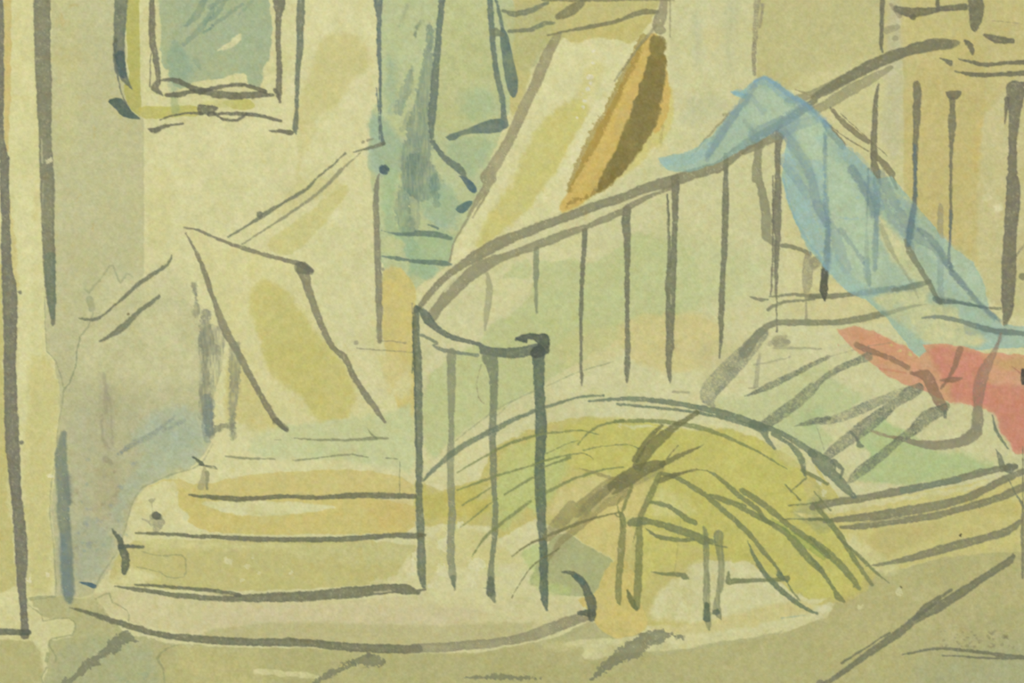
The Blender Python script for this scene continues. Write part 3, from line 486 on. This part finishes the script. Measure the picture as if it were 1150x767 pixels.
# diagonal lines under the handrail, seen through the drape
L(U+'line_stroke','E0 85,465,12 160,545,26 250,612,20','E0 270,660,20 320,710,30 350,750,30 E1 345,15,20 370,80,14','E0 60,520,6 150,590,6 250,650,5','E0 60,530,22 100,580,36 140,625,34','E0 130,490,3 330,670,3', c=(122,118,92), dry=.2)
L(U+'line_stroke','E1 410,305,20 440,370,22 480,440,22 520,505,22 550,565,20 570,600,14', c=(126,124,96), dry=.2)
L(U+'line_stroke','E1 305,240,20 335,320,26 380,400,12 430,480,12 465,555,8', c=(150,148,112), dry=.5)
L(U+'baluster','E1 560,160,24 560,260,28 560,400,30 562,560,24', c=(144,142,116), a=.6, dry=.35)
L(U+'baluster','E1 62,-150,14 66,0,18 70,150,22 75,300,24 65,430,28 58,520,36 62,566,10','E1 250,0,10 244,200,8 240,380,24 245,460,34 258,500,10', c=(104,106,90))
# ---------------- blue drape over the rail and red cloth
D='painted_blue_drape/'
BL=(134,180,176)
W('painted_blue_drape', BL, .62, 'D0 185,680 330,650 410,590 470,520 560,430 510,405 512,392 545,392 600,350 650,330 690,350 800,425 840,460 915,530 E0 60,520 150,620 290,767 E1 350,30 440,140 540,250 560,290 620,340 700,400 750,500 770,600 830,670 920,690 920,740 E2 700,50 560,20 480,85 430,50 E1 330,640 230,560 150,520 60,420 0,350 D1 850,370 800,280 750,150 720,30 D0 722,767 735,640 745,600 700,560 620,610 560,640 450,700 350,735 270,742 215,725', soft=1.1, rag=1.2, edge=.06, sm=0, mot=.12)
W('', (202,200,146), .82, 'E1 290,180 340,250 420,330 500,460 525,520 490,560 560,590 640,590 640,640 700,680 790,760 560,767 450,720 360,640 300,590 260,545 400,520 480,500 440,480 380,420 320,340 290,250', soft=4, rag=2, own='')
W('', (176,198,166), .6, 'E1 470,270 560,280 700,400 750,500 770,600 720,590 640,520 520,380', soft=4, rag=2, own='')
W('', (182,202,164), .5, 'D0 780,560 840,500 905,560 E0 20,600 130,720 E1 200,60 250,200 300,330 330,470 240,520 180,470 100,330 40,60 D0 830,690', soft=6, rag=3, own='')
W('', (178,198,164), .45, 'D0 590,440 650,380 740,440 780,470 620,560 560,500', soft=5, rag=2, own='')
W('', (202,196,136), .35, 'E1 330,90 450,130 500,220 420,160', soft=4, own='')
for s,w,c in (('D0 215,700,40 300,690,50 370,670,44 450,600,30',.55,(138,182,192)),('D0 590,370,24 650,345,36 740,410,44 840,470,40 920,545,30',.65,(126,164,182)),('D0 570,420,40 500,510,34 450,590,40 400,670,30',.6,(116,148,160)),('D0 610,580,60 700,535,56 790,480,50 840,455,40',.6,(104,134,150)),('D0 780,520,50 750,570,60 790,680,44 850,767,40',.5,(126,160,172)),('D0 520,398,20 560,400,30',.7,(126,176,196)),
   ('D0 740,680,50 770,767,60 D1 780,80,80 830,220,70 880,330,50',.65,(140,182,196)),('E1 20,0,80 40,150,70 60,250,40',.6,(140,178,190)),('E1 90,400,80 160,490,60 260,530,50',.55,(150,190,186)),('E0 150,650,60 220,720,60 E1 260,60,50 300,160,40',.55,(124,166,184)),
   ('E1 180,0,40 250,110,40 280,190,30',.6,(112,136,146)),('E1 300,20,36 380,180,44 460,290,44 540,350,30 600,430,26 650,490,24 720,570,14 790,640,22 810,650,8',.6,(112,134,142)),('E1 300,100,20 350,210,30 420,300,24',.5,(116,136,140)),('E1 30,150,44 100,270,50 130,360,60 160,430,40',.45,(118,144,158)),('E1 130,260,26 190,340,20 230,400,14',.55,(116,140,148)),('E1 60,60,20 75,200,26 75,420,26',.5,(98,130,160)),
   ('E1 250,60,50 285,150,34 283,300,24 278,420,20',.45,(104,136,156)),('E1 240,400,34 255,490,20',.4,(104,136,156)),('E1 390,130,30 440,180,40 445,260,40',.5,(126,162,172)),('E1 130,210,6 230,215,8',.5,(130,176,190)),('E1 555,300,50 560,420,30',.35,(140,176,176)),('E1 180,540,20 260,530,26 450,512,30',.45,(116,140,150)),('E1 380,610,60 430,700,50 460,767,60',.45,(160,190,168)),('E1 680,690,40 740,692,34 830,700,30',.5,(112,136,148)),('E1 660,640,50 800,740,80',.4,(158,190,170)),
   ('D0 910,540,10 905,767,10',.5,(106,140,166)),('D0 590,420,20 640,480,30',.35,(116,146,160)),('D0 560,520,16 600,570,20',.35,(110,134,140)),('E1 560,400,30 560,540,24',.3,(128,150,146)),('E1 205,120,14',.4,(120,176,200))):
    S('', s, c=c, a=w*.85, dry=.5, rag=1.4, own=False, soft=3.5)
S('','E1 408,305,16 425,350,28 450,390,24 480,440,22 515,500,22 540,545,18 560,575,20', c=(122,126,100), a=.8, own=False, dry=.2)
S('','E1 450,-100,14 452,60,14 450,130,20 440,200,26 425,300,30 420,330,14', c=(92,114,122), a=.6, own=False, dry=.2, soft=3)
S('','E1 605,180,10 603,300,12 596,360,14 602,420,18 615,440,10', c=(98,116,118), a=.55, own=False, dry=.2)
S('','E1 305,240,16 335,320,26 380,400,10 430,480,12 465,555,8', c=(144,150,118), a=.6, own=False, dry=.6)
S('','E1 540,560,26 560,568,24 650,575,14 760,598,12', c=(98,112,104), a=.7, own=False, dry=.1)
S('','E1 60,440,28 58,520,34 62,566,8', c=(90,92,78), a=.85, own=False)
S('','E1 480,640,6 560,636,20 650,655,20 750,688,24 840,700,24 920,708,20', c=(112,124,112), a=.75, own=False, dry=.25)
S('','E1 470,262,20 520,300,30 570,370,30 610,440,30 660,500,28 720,570,22 790,630,20 820,655,10', c=(106,124,124), a=.55, own=False, dry=.35, soft=3)
S('','E1 180,0,36 215,60,36 250,120,36 270,200,26', c=(108,128,134), a=.4, own=False, dry=.5, soft=3)
S('','E1 360,520,18 440,505,26 510,485,22', c=(112,122,100), a=.6, own=False, dry=.2)
S('','E1 290,635,20 400,600,16 500,580,5', c=(128,134,110), a=.5, own=False, dry=.3)
S('','D1 725,40,10 760,170,12 830,310,12 880,370,10 E1 70,430,10', c=(124,172,188), a=.5, own=False, dry=.2, soft=3)
S('','D0 605,350,12 655,335,18 740,400,18 840,462,16 925,545,12', c=(112,156,184), a=.55, own=False, dry=.2, soft=3)
S('','D0 560,410,10 505,395,12', c=(120,172,196), a=.5, own=False)
S('','D0 720,560,44 780,640,44 840,740,40 E1 30,150,44 70,230,40', c=(112,136,146), a=.45, own=False, dry=.6, soft=3)
S('','D0 720,690,30 780,767,40 D1 830,110,40', c=(110,134,150), a=.4, own=False, dry=.8, soft=3)
S('','D0 605,370,24 560,430,30 500,520,30 440,610,26 400,690,16', c=(112,138,156), a=.4, own=False, dry=.4, soft=3)
S('','D0 700,570,70 780,540,50 860,520,40', c=(120,150,156), a=.35, own=False, dry=.5, soft=3)
# red cloth
W('painted_red_cloth', (211,156,120), .93, 'E1 112,690 200,676 290,700 350,740 430,775 E2 470,85 500,55 480,25 550,20 650,32 750,62 870,68 920,80 920,535 880,500 850,430 820,400 800,320 700,290 600,275 570,265 500,225 410,205 330,160 260,105 200,55 140,0', soft=1.2, rag=1.4, edge=.04, mot=.1, sm=0)
W('', (206,134,113), .8, 'E2 500,60 550,25 770,70 740,180 810,200 920,220 920,535 880,500 850,430 820,400 800,310 700,285 600,270 540,120', soft=5, rag=2, own='')
W('', (209,146,108), .5, 'E1 150,690 250,690 400,767 E2 440,100 380,120 250,60', soft=5, rag=2, own='')
W('', (198,156,112), .7, 'E2 790,80 920,60 920,130 820,150', soft=5, rag=2, own='')
W('', (204,160,120), .6, 'E2 560,210 620,190 600,260', soft=4, own='')
for s in ('E2 385,50,12','E2 430,70,10','E2 350,25,8'): S('', s, c=(206,190,120), a=.7, rag=2, own=False)
for s in ('E2 120,30,4','E2 410,150,8 300,130,8'): S('', s, c=(200,128,100), a=.5, own=False)
RC='painted_red_cloth/'
L(RC+'fold_stroke','E2 200,30,26 250,50,28 320,75,22 420,125,20','E2 440,150,18 500,160,50 520,200,50 550,260,50 575,300,34','E2 560,182,10 610,178,30 650,172,10','E2 645,45,26 625,110,26 600,165,18 565,215,16', c=(136,112,90), a=.78, dry=.25)
L('painted_winder_treads/tread_stroke','E2 822,-20,10 800,45,20 770,100,44 745,150,54 725,230,54 720,300,40 722,345,44 712,400,56 660,440,44 560,458,40 480,455,30 400,435,22 330,420,14 260,398,6', c=(138,118,98), a=.8, dry=.5)
S('','E2 720,310,44 712,400,56 640,445,44 530,462,36 420,440,22', c=(140,140,114), a=.75, dry=.3, own=False)
L(RC+'dark_mark','E2 916,140,18 916,170,24 918,190,18', c=(72,74,66), a=.95, ext=False)
S('','E2 870,120,4 900,150,6', c=(160,110,90), a=.6, own=False)
# ---------------- winder treads
T_='painted_winder_treads/'
L(T_+'tread_stroke','D2 640,-20,50 600,20,64 540,90,76 480,150,84 420,215,84 400,255,60 425,290,20','E2 0,358,24 100,350,36 180,320,44 260,285,44 340,250,30 400,220,16', c=(132,136,112), a=.88, dry=.7)
L(T_+'tread_stroke','E2 470,210,40 430,235,60 370,275,40 290,340,62 230,385,64 150,445,54 90,490,44 60,515,30','E2 590,290,26 560,310,50 500,340,60 440,400,44 380,440,34 280,525,44 210,575,46 165,620,12','E2 250,78,36 150,118,30 60,170,26 0,230,36 D2 850,215,46 780,280,50 700,335,50 640,380,44','D2 920,80,16 800,140,24 700,190,30 630,222,26 560,250,5','D2 775,378,5 850,360,26 920,345,22', c=(110,116,97), a=.92, dry=.6)
L(T_+'mark_stroke','D2 600,115,8 700,95,8 760,78,5','D2 670,22,22 720,12,20 750,15,14','D2 690,38,16 780,42,12 890,44,8','D2 625,70,14 615,150,20 608,205,24','D2 580,215,6 615,210,6','D2 255,232,12 320,232,10','E2 0,108,6 80,80,5 200,45,3','E2 200,40,3 370,15,3','E2 60,480,4 20,360,3', c=(140,140,114), a=.6, dry=.5)
L(T_+'mark_stroke','E2 172,402,14 200,430,8 210,458,22 225,464,10','E2 100,530,26 140,565,16 130,600,8','E2 580,340,10 580,320,16','E2 785,330,8 800,395,14 830,445,12 852,475,4','E2 800,478,6 820,520,20 828,555,30','E2 850,600,3 880,660,6 920,725,12','E2 860,560,50 885,555,20', c=(108,116,98), a=.8, dry=.15)
G_='painted_landing/'
L(G_+'edge_stroke','D2 860,735,8 E2 20,720,34 200,692,32 400,655,36 600,615,32 750,575,32 880,552,26','E2 60,790,12 E3 100,65,20 250,50,36 420,25,42 560,0,38 E2 700,675,36 850,600,34 920,572,26','E3 130,95,14 200,95,26 300,78,34 500,52,30 620,25,28 E2 800,690,34 920,640,34','E3 240,265,5 350,247,16 450,225,30 600,182,40 750,142,34 850,112,34 900,75,22 918,62,10','E2 915,760,16 E3 915,20,8', c=(122,122,98), a=.85, dry=.15)
S('','E2 400,655,30 640,608,26', c=(110,132,112), a=.4, own=False)
S('','E3 230,78,5 400,55,5', c=(190,182,128), a=.7, own=False)
L('painted_floor/floor_stroke','E3 872,212,8 860,240,30 720,330,34 600,410,42 520,455,44 450,495,34 370,560,36 250,640,30 130,730,24 50,775,14','E3 608,365,14 580,385,16 500,440,34 450,490,20','E3 340,550,8 240,615,8 135,680,14','E3 395,645,6 470,630,12 550,618,12 650,625,14 780,640,16 870,655,20 920,658,18','E3 570,648,5 700,655,8 850,662,10', c=(112,114,92), a=.84, dry=.12)
r_=np.random.default_rng(5)
for i in range(60):
    x,y=r_.uniform(560,890),r_.uniform(545,615); S('', 'E3 %f,%f,%f'%(x,y,r_.uniform(3,12)), c=(140,136,102), a=.5, rag=1.2, own=False)
for s,c in (('E3 645,127,12',(70,66,50)),('E3 390,355,9',(90,84,60)),('E3 382,375,34',(208,204,158)),('E3 212,437,18',(206,204,150)),('E2 40,615,28',(210,206,170)),('E2 60,665,20',(206,204,160))):
    S('', s, c=c, a=.8, rag=1.8, own=False)
# ---------------- arch of hoops
A_='painted_arch/'
GI=(118,126,88); GL=(128,140,82)
L(A_+'hoop','C2 55,615,8 100,570,20 200,482,24 340,405,24 480,335,18 620,285,14 750,250,9 835,246,9','C2 770,270,6 850,264,14 920,260,18 D2 150,265,22 300,285,22 420,310,28 520,335,28 600,365,28 700,400,22 800,455,26 860,500,26','D2 10,282,10 200,300,12 350,318,14 480,345,16 560,368,18 640,390,20','D2 680,410,16 760,460,18 805,520,26 820,590,14','D2 600,370,44 640,390,44 655,430,20 690,475,14','D2 850,490,30 900,530,60 920,560,70 E2 30,520,50 80,570,44 130,620,44 190,682,18', c=(108,120,98), a=.86, dry=.2)
L(A_+'hoop','D2 0,358,14 150,355,18 300,370,20 420,400,20 520,440,14 620,490,10 740,560,5 ','C2 725,455,6 775,400,9 850,365,12 920,355,14','C2 205,578,5 320,510,10 450,445,14 560,415,10 640,405,8 740,395,8 812,414,4','C2 205,655,7 350,600,12 500,555,9 620,515,9 750,495,5 792,522,4','C2 410,672,8 470,635,12 530,600,12','C2 560,562,7 690,512,14','C3 270,222,6 320,145,12 380,90,14 500,0,13 C2 520,700,14','C2 590,662,14 670,620,12 750,590,12 850,562,8 920,553,6 D2 30,555,3','C3 220,95,4 280,50,6 340,0,6 C2 380,690,6','C2 225,718,5 300,675,8 350,640,5','C2 590,495,4 700,445,4 745,435,3','C2 750,480,6 850,462,5 920,458,5 D2 60,458,4 105,475,3', c=(126,134,88), a=.85, dry=.12)
L(A_+'hoop','C2 190,445,4 300,360,4 400,290,5 540,225,4','C2 590,205,3 740,140,4 880,100,3','C2 380,330,3 440,270,4', c=(150,158,118), a=.7)
L(A_+'rib','D2 200,582,18 260,595,18 340,640,22 400,680,24 450,725,24 D3 500,50,22 580,125,22 640,200,20 700,270,14 760,360,8 800,415,6','D2 400,570,8 450,600,16 540,680,22 620,740,20 D3 650,66,20 740,120,28 800,185,36 850,245,30 895,285,22','D2 410,672,10 450,690,24 560,725,20 D3 520,0,14 600,40,26 680,80,20','E3 5,230,16 60,300,18 105,370,20 118,395,30 145,415,10','D2 550,655,22 620,700,26 700,760,26 D3 750,90,24 850,160,26 920,220,24','E3 0,140,16 80,210,30 150,280,30 190,330,24 213,360,12','D2 160,705,14 230,722,20 290,760,24 D3 310,60,26 350,78,20','E3 20,0,16 80,70,24 140,150,26 200,250,20 268,345,14','E3 120,140,10 220,230,16 280,290,12 342,336,3','E3 190,350,14','D2 810,570,16 870,600,18 920,628,12','D2 735,630,5 800,695,8','D2 825,600,8 760,660,5','D2 750,720,6 900,705,8','D3 725,60,5 850,62,10 920,60,10','E3 0,62,12 90,66,12','D2 860,660,6 930,740,8', c=GI, a=.84, dry=.15)
S('','D3 680,60,10 840,180,30 900,230,14', c=(120,150,76), a=.35, own=False)
L(A_+'rib','D3 575,155,4 600,220,16 650,300,24 720,370,24 800,432,22 872,468,10','D3 710,300,30 745,330,14', c=(104,118,92))
L(A_+'branch_stroke','C2 735,560,6 800,580,14 880,605,16','C2 920,600,44 850,640,60 790,690,64 720,740,64 C3 700,15,64 640,80,60 595,135,44','D2 60,660,24 0,700,40 C2 850,705,40 C3 830,0,40 730,90,40 650,160,30 595,240,12', c=(140,134,90), a=.78, dry=.4)
L(A_+'branch_stroke','D2 0,640,60 50,605,70 110,570,60 170,550,50 210,540,30','D2 100,550,44 150,480,50 210,420,44 270,372,28 355,320,22','D2 90,525,30 140,440,24 205,375,12','D2 205,545,24 290,500,18 385,458,5','D2 225,520,6 275,460,4','D2 195,612,26 250,592,22 350,566,7 400,572,6','C3 440,222,4 520,165,10 585,142,10','C3 595,132,12 680,98,14 800,55,10 915,30,6','C3 440,398,3 500,300,4 545,250,8 640,190,6', c=(112,112,76), a=.84, dry=.2)
S('','D2 190,560,50 120,590,60 40,625,60 0,650,56 C2 860,650,50 790,700,40 740,740,24', c=(112,112,84), a=.5, own=False, dry=.5, soft=4)
S('','C2 800,720,24 700,790,34 C3 640,70,40 590,140,30', c=(122,122,96), a=.3, own=False, dry=.7, soft=4)
S('','C2 790,740,14 880,650,8', c=(196,180,120), a=.6, own=False, dry=.3)
# posts under the arch
O_='painted_trestle/'
L(O_+'leg','D2 190,590,24 160,670,28 125,740,24 D3 110,60,26 108,150,30 105,250,32 100,350,36 96,440,26','D2 75,630,14 55,690,16 25,767,10 D3 5,40,8','D3 22,30,10 38,60,26 36,130,28 28,220,30 20,320,28 18,400,26 24,430,8','D3 95,100,5 80,160,4','C3 920,100,6 895,0,6 C2 915,680,6', c=(126,130,84), a=.85, dry=.1)
L(O_+'leg','D3 55,370,14 72,410,24 95,450,16', c=(106,114,76))
L(O_+'leg','D3 385,95,10 398,150,28 394,250,26 398,350,30 398,430,30 400,490,36 408,535,8','D3 450,130,44 452,200,34 462,260,26 455,350,30 445,400,20 442,455,40 460,495,8', c=(124,130,96), a=.82, dry=.4, v=1)
S('','D3 397,430,20 400,490,30', c=(84,100,84), a=.8, own=False); S('','D3 440,462,28', c=(84,100,84), a=.7, own=False, rag=1)
L(O_+'crossbar','D3 70,78,30 105,70,44 150,72,26 250,100,32 330,125,36 390,152,40 440,160,6','D3 390,160,4 485,182,6','D3 135,100,5 180,135,18 260,150,20 340,150,12','D3 160,288,4 220,298,14 285,300,20 302,310,26 320,320,4','D3 492,288,8 492,330,26 520,328,24 600,325,18 680,322,18 745,315,28', c=(116,124,88), a=.85, dry=.15)
S('','D3 283,60,2 275,160,2 260,290,2', c=(160,156,100), a=.5, own=False)
L(O_+'crossbar','D3 720,488,6 820,475,5', c=(150,176,150), a=.5)
# ---------------- staircase lines
Z='painted_staircase/'
L(Z+'step_line','A2 812,672,8 860,680,14 B2 0,680,14 100,690,24 220,690,22 330,680,20 500,685,18 650,675,26 900,680,24','A3 585,122,7 720,125,16 880,138,16 B3 0,135,18 250,148,22 550,148,22 700,140,24 830,130,24 905,135,24 C3 30,132,26 66,130,12','A3 495,350,7 620,368,18 740,385,22 920,402,22 B3 100,402,26 300,398,40 500,388,44 650,375,50 800,360,44 870,365,44 920,378,20 C3 20,372,22 65,365,10','A3 580,343,8 700,350,14 920,370,18 B3 60,375,20 150,390,20','A3 300,442,7 400,470,20 550,520,28 700,560,28 920,582,36 B3 200,590,36 400,592,34 600,610,36 800,620,40 920,618,36', c=(106,108,86), a=.88, dry=.05)
L(Z+'step_line','C3 -10,620,38 150,612,42 300,600,40 450,580,40 560,550,50 680,505,50 760,480,40', c=(134,130,102), a=.86, dry=.35, inst=True)
S('','B3 30,380,5 120,390,6', c=(190,184,130), a=.8, own=False); S('','B3 730,376,8 800,371,6', c=(188,182,140), a=.8, own=False)
L(Z+'step_line','B2 90,508,4 160,516,10 230,518,8 300,520,7','B2 380,525,4 410,525,8 480,515,5 560,505,7 630,500,7 705,512,4','B2 780,514,5 832,518,5','B2 385,430,5 500,437,8 620,437,11 720,433,14 790,430,6','B2 700,385,4 715,410,8 740,435,8','B2 300,435,4 325,437,5','B2 0,550,6 50,560,6','B2 840,530,4 838,690,4','B2 10,580,20 10,650,10', c=(128,132,100), a=.8, dry=.2)
L(Z+'bracket','A2 833,512,10 865,535,18 880,548,8','A2 860,545,5 925,552,6','A3 482,103,6 515,150,26 525,180,24','A3 515,178,18 615,181,14','A3 525,190,34 542,240,36 535,290,26','C3 655,287,5 700,295,20 745,335,34 770,385,38 785,440,40 785,490,30','C3 730,465,20 785,465,36', c=(92,100,84), a=.9)
L(Z+'bracket','A2 880,555,14 875,600,26 865,640,30','A2 640,697,8 655,700,20 668,690,6','A2 655,705,3 658,750,3', c=(150,146,114), a=.6, dry=.4)
L(Z+'finial','A3 655,50,24 690,50,24','A3 660,75,34 690,75,40 675,100,30 665,115,14','A3 615,60,8 640,72,10', c=(128,126,104), a=.75, dry=.6, inst=False)
S('','A2 670,760,34 680,765,30', c=(84,90,78), a=.8, own=False); S('','C3 715,305,16 745,335,20', c=(84,110,100), a=.6, own=False)
# ---------------- dashes on the floor
L('painted_floor/floor_stroke','A3 270,780,16 370,700,40 430,655,40 490,610,56 540,570,60 590,590,12','B3 475,775,26 520,735,24 590,708,26 640,680,24','B3 600,690,16 610,680,12 700,665,50 740,672,44 775,675,10','B3 700,625,16 708,650,20','C3 780,755,20 850,695,40 920,645,44 D3 40,650,66 100,605,66 160,570,66 240,562,26 285,568,12','C3 215,746,4 300,745,14 380,740,22 480,742,14 560,750,3', c=(122,124,98), a=.85, dry=.2, rag=2)
L('painted_floor/floor_stroke','D3 885,767,30', c=(130,128,104))
# ---------------- grain of the old paper over everything
sh = (BIG*1.8+MED*1.4+GR*6.5+PIG*4.6+fbm(6, 191, 2)*2.6)/255
CANVAS += sh[..., None]*np.array([1, 1, .95], np.float32)
for ch, am, sd in ((0, 2.6, 301), (1, 2.0, 311), (2, 4.0, 321)):      # the fibres differ a little in tint
    CANVAS[..., ch] += (fbm(4.5, sd, 2)*.9+fbm(16, sd+5, 3)*.35)*am/255
blotch = np.clip(fbm(11, 201, 3)-.5, 0, 1)[..., None]
CANVAS += blotch*(np.array([0, -4, -9], np.float32)/255)
CANVAS = np.clip(CANVAS, 0, 1)
# ------------------------------------------------------------------ from pigment to meshes
def mat_paint(name):
    m = bpy.data.materials.new(name); m.use_nodes = True; t = m.node_tree; b = t.nodes['Principled BSDF']
    a = t.nodes.new('ShaderNodeAttribute'); a.attribute_name = 'pigment'
    tc = t.nodes.new('ShaderNodeTexCoord')
    n = t.nodes.new('ShaderNodeTexNoise'); n.inputs['Scale'].default_value = 900; n.inputs['Detail'].default_value = 3
    mr = t.nodes.new('ShaderNodeMapRange'); mr.inputs['To Min'].default_value = .955; mr.inputs['To Max'].default_value = 1.045
    mx = t.nodes.new('ShaderNodeVectorMath'); mx.operation = 'SCALE'
    t.links.new(tc.outputs['Object'], n.inputs['Vector']); t.links.new(n.outputs['Fac'], mr.inputs['Value'])
    t.links.new(a.outputs['Color'], mx.inputs[0]); t.links.new(mr.outputs[0], mx.inputs['Scale'])
    t.links.new(mx.outputs[0], b.inputs['Base Color'])
    b.inputs['Roughness'].default_value = .95; b.inputs['Specular IOR Level'].default_value = 0.05
    return m
M_PAPER = mat_paint('watercolour_paper'); M_PAINT = mat_paint('watercolour_pigment')
LIN = np.where(CANVAS <= .04045, CANVAS/12.92, ((CANVAS+.055)/1.055)**2.4).astype(np.float32)
RELIEF = (GR*.6+PIG*.4)*4e-6                   # tooth of the paper, metres
root = bpy.data.objects.new('watercolour_painting', None); sc.collection.objects.link(root)
root.empty_display_size = .05
root.location = (CX, 0, CZ-NY/2*UNIT)             # bottom edge of the sheet
root['label'] = 'aged yellowed watercolour sheet showing an ink-drawn stair with curved railing'
root['category'] = 'painting'
VX = (XX-FW/2)*UNIT; VZ = (FH/2-YY)*UNIT+NY/2*UNIT
own_cell = OWNER[:-1, :-1]
flat = own_cell.ravel(); order = np.argsort(flat, kind='stable'); fs = flat[order]
starts = np.searchsorted(fs, np.arange(len(KEYS)+1))
def film(name, cells, mat, parent, extra=False):
    j, i = np.divmod(cells, NX-1)
    a = j*NX+i; q = np.stack([a, a+NX, a+NX+1, a+1], 1)
    u, inv = np.unique(q.ravel(), return_inverse=True)
    me = bpy.data.meshes.new(name)
    co = np.stack([VX.ravel()[u], -RELIEF.ravel()[u], VZ.ravel()[u]], 1).astype(np.float32)
    nf = len(cells); loops = inv.astype(np.int32).reshape(-1, 4)
    c = np.concatenate([LIN.reshape(-1, 3)[u], np.ones((len(u), 1), np.float32)], 1)
    if extra:                                  # the body of the sheet: its back and its four cut edges
        xa, xb, za, zb = VX.min(), VX.max(), VZ.min(), VZ.max(); f, k = .00003, .00055
        bv = np.array([(x, y, z) for x in (xa, xb) for y in (f, k) for z in (za, zb)], np.float32)
        bf = np.array([(0, 1, 3, 2), (4, 6, 7, 5), (0, 4, 5, 1), (2, 3, 7, 6), (0, 2, 6, 4), (1, 5, 7, 3)], np.int32)
        loops = np.vstack([loops, bf+len(co)]); co = np.vstack([co, bv]); nf += 6
        c = np.vstack([c, np.tile(np.array([[.62, .59, .31, 1]], np.float32), (8, 1))])
    me.vertices.add(len(co)); me.vertices.foreach_set('co', co.ravel())
    me.loops.add(nf*4); me.loops.foreach_set('vertex_index', np.ascontiguousarray(loops).ravel())
    me.polygons.add(nf); me.polygons.foreach_set('loop_start', np.arange(nf, dtype=np.int32)*4)
    me.update(calc_edges=True)
    at = me.color_attributes.new('pigment', 'FLOAT_COLOR', 'POINT'); at.data.foreach_set('color', c.astype(np.float32).ravel())
    me.materials.append(mat)
    o = bpy.data.objects.new(name, me); sc.collection.objects.link(o); o.parent = parent
    return o
LABELS = {
 'painted_wall': 'cream and ochre washed walls of the painted room',
 'painted_pillar': 'tall cream pillar with heavy grey outlines at the far left',
 'painted_frame': 'ink-drawn frame with olive border and green panel at top left',
 'painted_curtain': 'green and teal washed folds hanging at top centre left',
 'painted_door_edge': 'thin grey upright line below the teal folds',
 'painted_far_rail': 'double slanting rail lines climbing the left wall',
 'painted_panel': 'small slanted ochre panel leaning above the steps',
 'painted_stair_side': 'blue-grey tide-marked wash left of the steps',
 'painted_board': 'long slanting cream board with orange and dark olive edge',
 'painted_railing': 'curved ink railing with handrail, balusters and dark newel post',
 'painted_gallery_rail': 'grey upright balusters and short lines at upper right',
 'painted_blue_drape': 'translucent blue drape slung over the handrail',
 'painted_red_cloth': 'red cloth lying at the right edge below the drape',
 'painted_landing': 'ochre curved landing edges right of the arch',
 'painted_winder_treads': 'green washed fan of dark slanting treads at right',
 'painted_arch': 'yellow-green arch of hoops with crossing ribs',
 'painted_trestle': 'small trestle posts and bars standing under the arch',
 'painted_staircase': 'broad ochre steps with dark step lines, lower left',
 'painted_floor': 'olive khaki floor wash with slanting dashes',
}
groups = {}
for k in range(len(KEYS)):
    n = KEYS[k]; cells = order[starts[k]:starts[k+1]]
    if len(cells) < (3 if n != 'paper_sheet' else 0): cells = cells[:0]
    groups.setdefault(n, []).append(cells)
film('paper_sheet', np.concatenate(groups['paper_sheet']) if len(groups['paper_sheet']) else np.zeros(0, int), M_PAPER, root, True)
parts = {}
for n in LABELS:
    cc = np.concatenate(groups.get(n, [np.zeros(0, int)]))
    subs = [x for x in groups if x.startswith(n+'/')]
    if not len(cc):                            # a thing drawn in lines only: its longest line carries the others
        best = max((len(c), x, i) for x in subs for i, c in enumerate(groups[x]))
        cc = groups[best[1]].pop(best[2])
    p = film(n, cc, M_PAINT, root); p['label'] = LABELS[n]; parts[n] = p
    for x in subs:
        for c in groups[x]:
            if len(c): film(x.split('/')[1], c, M_PAINT, p)
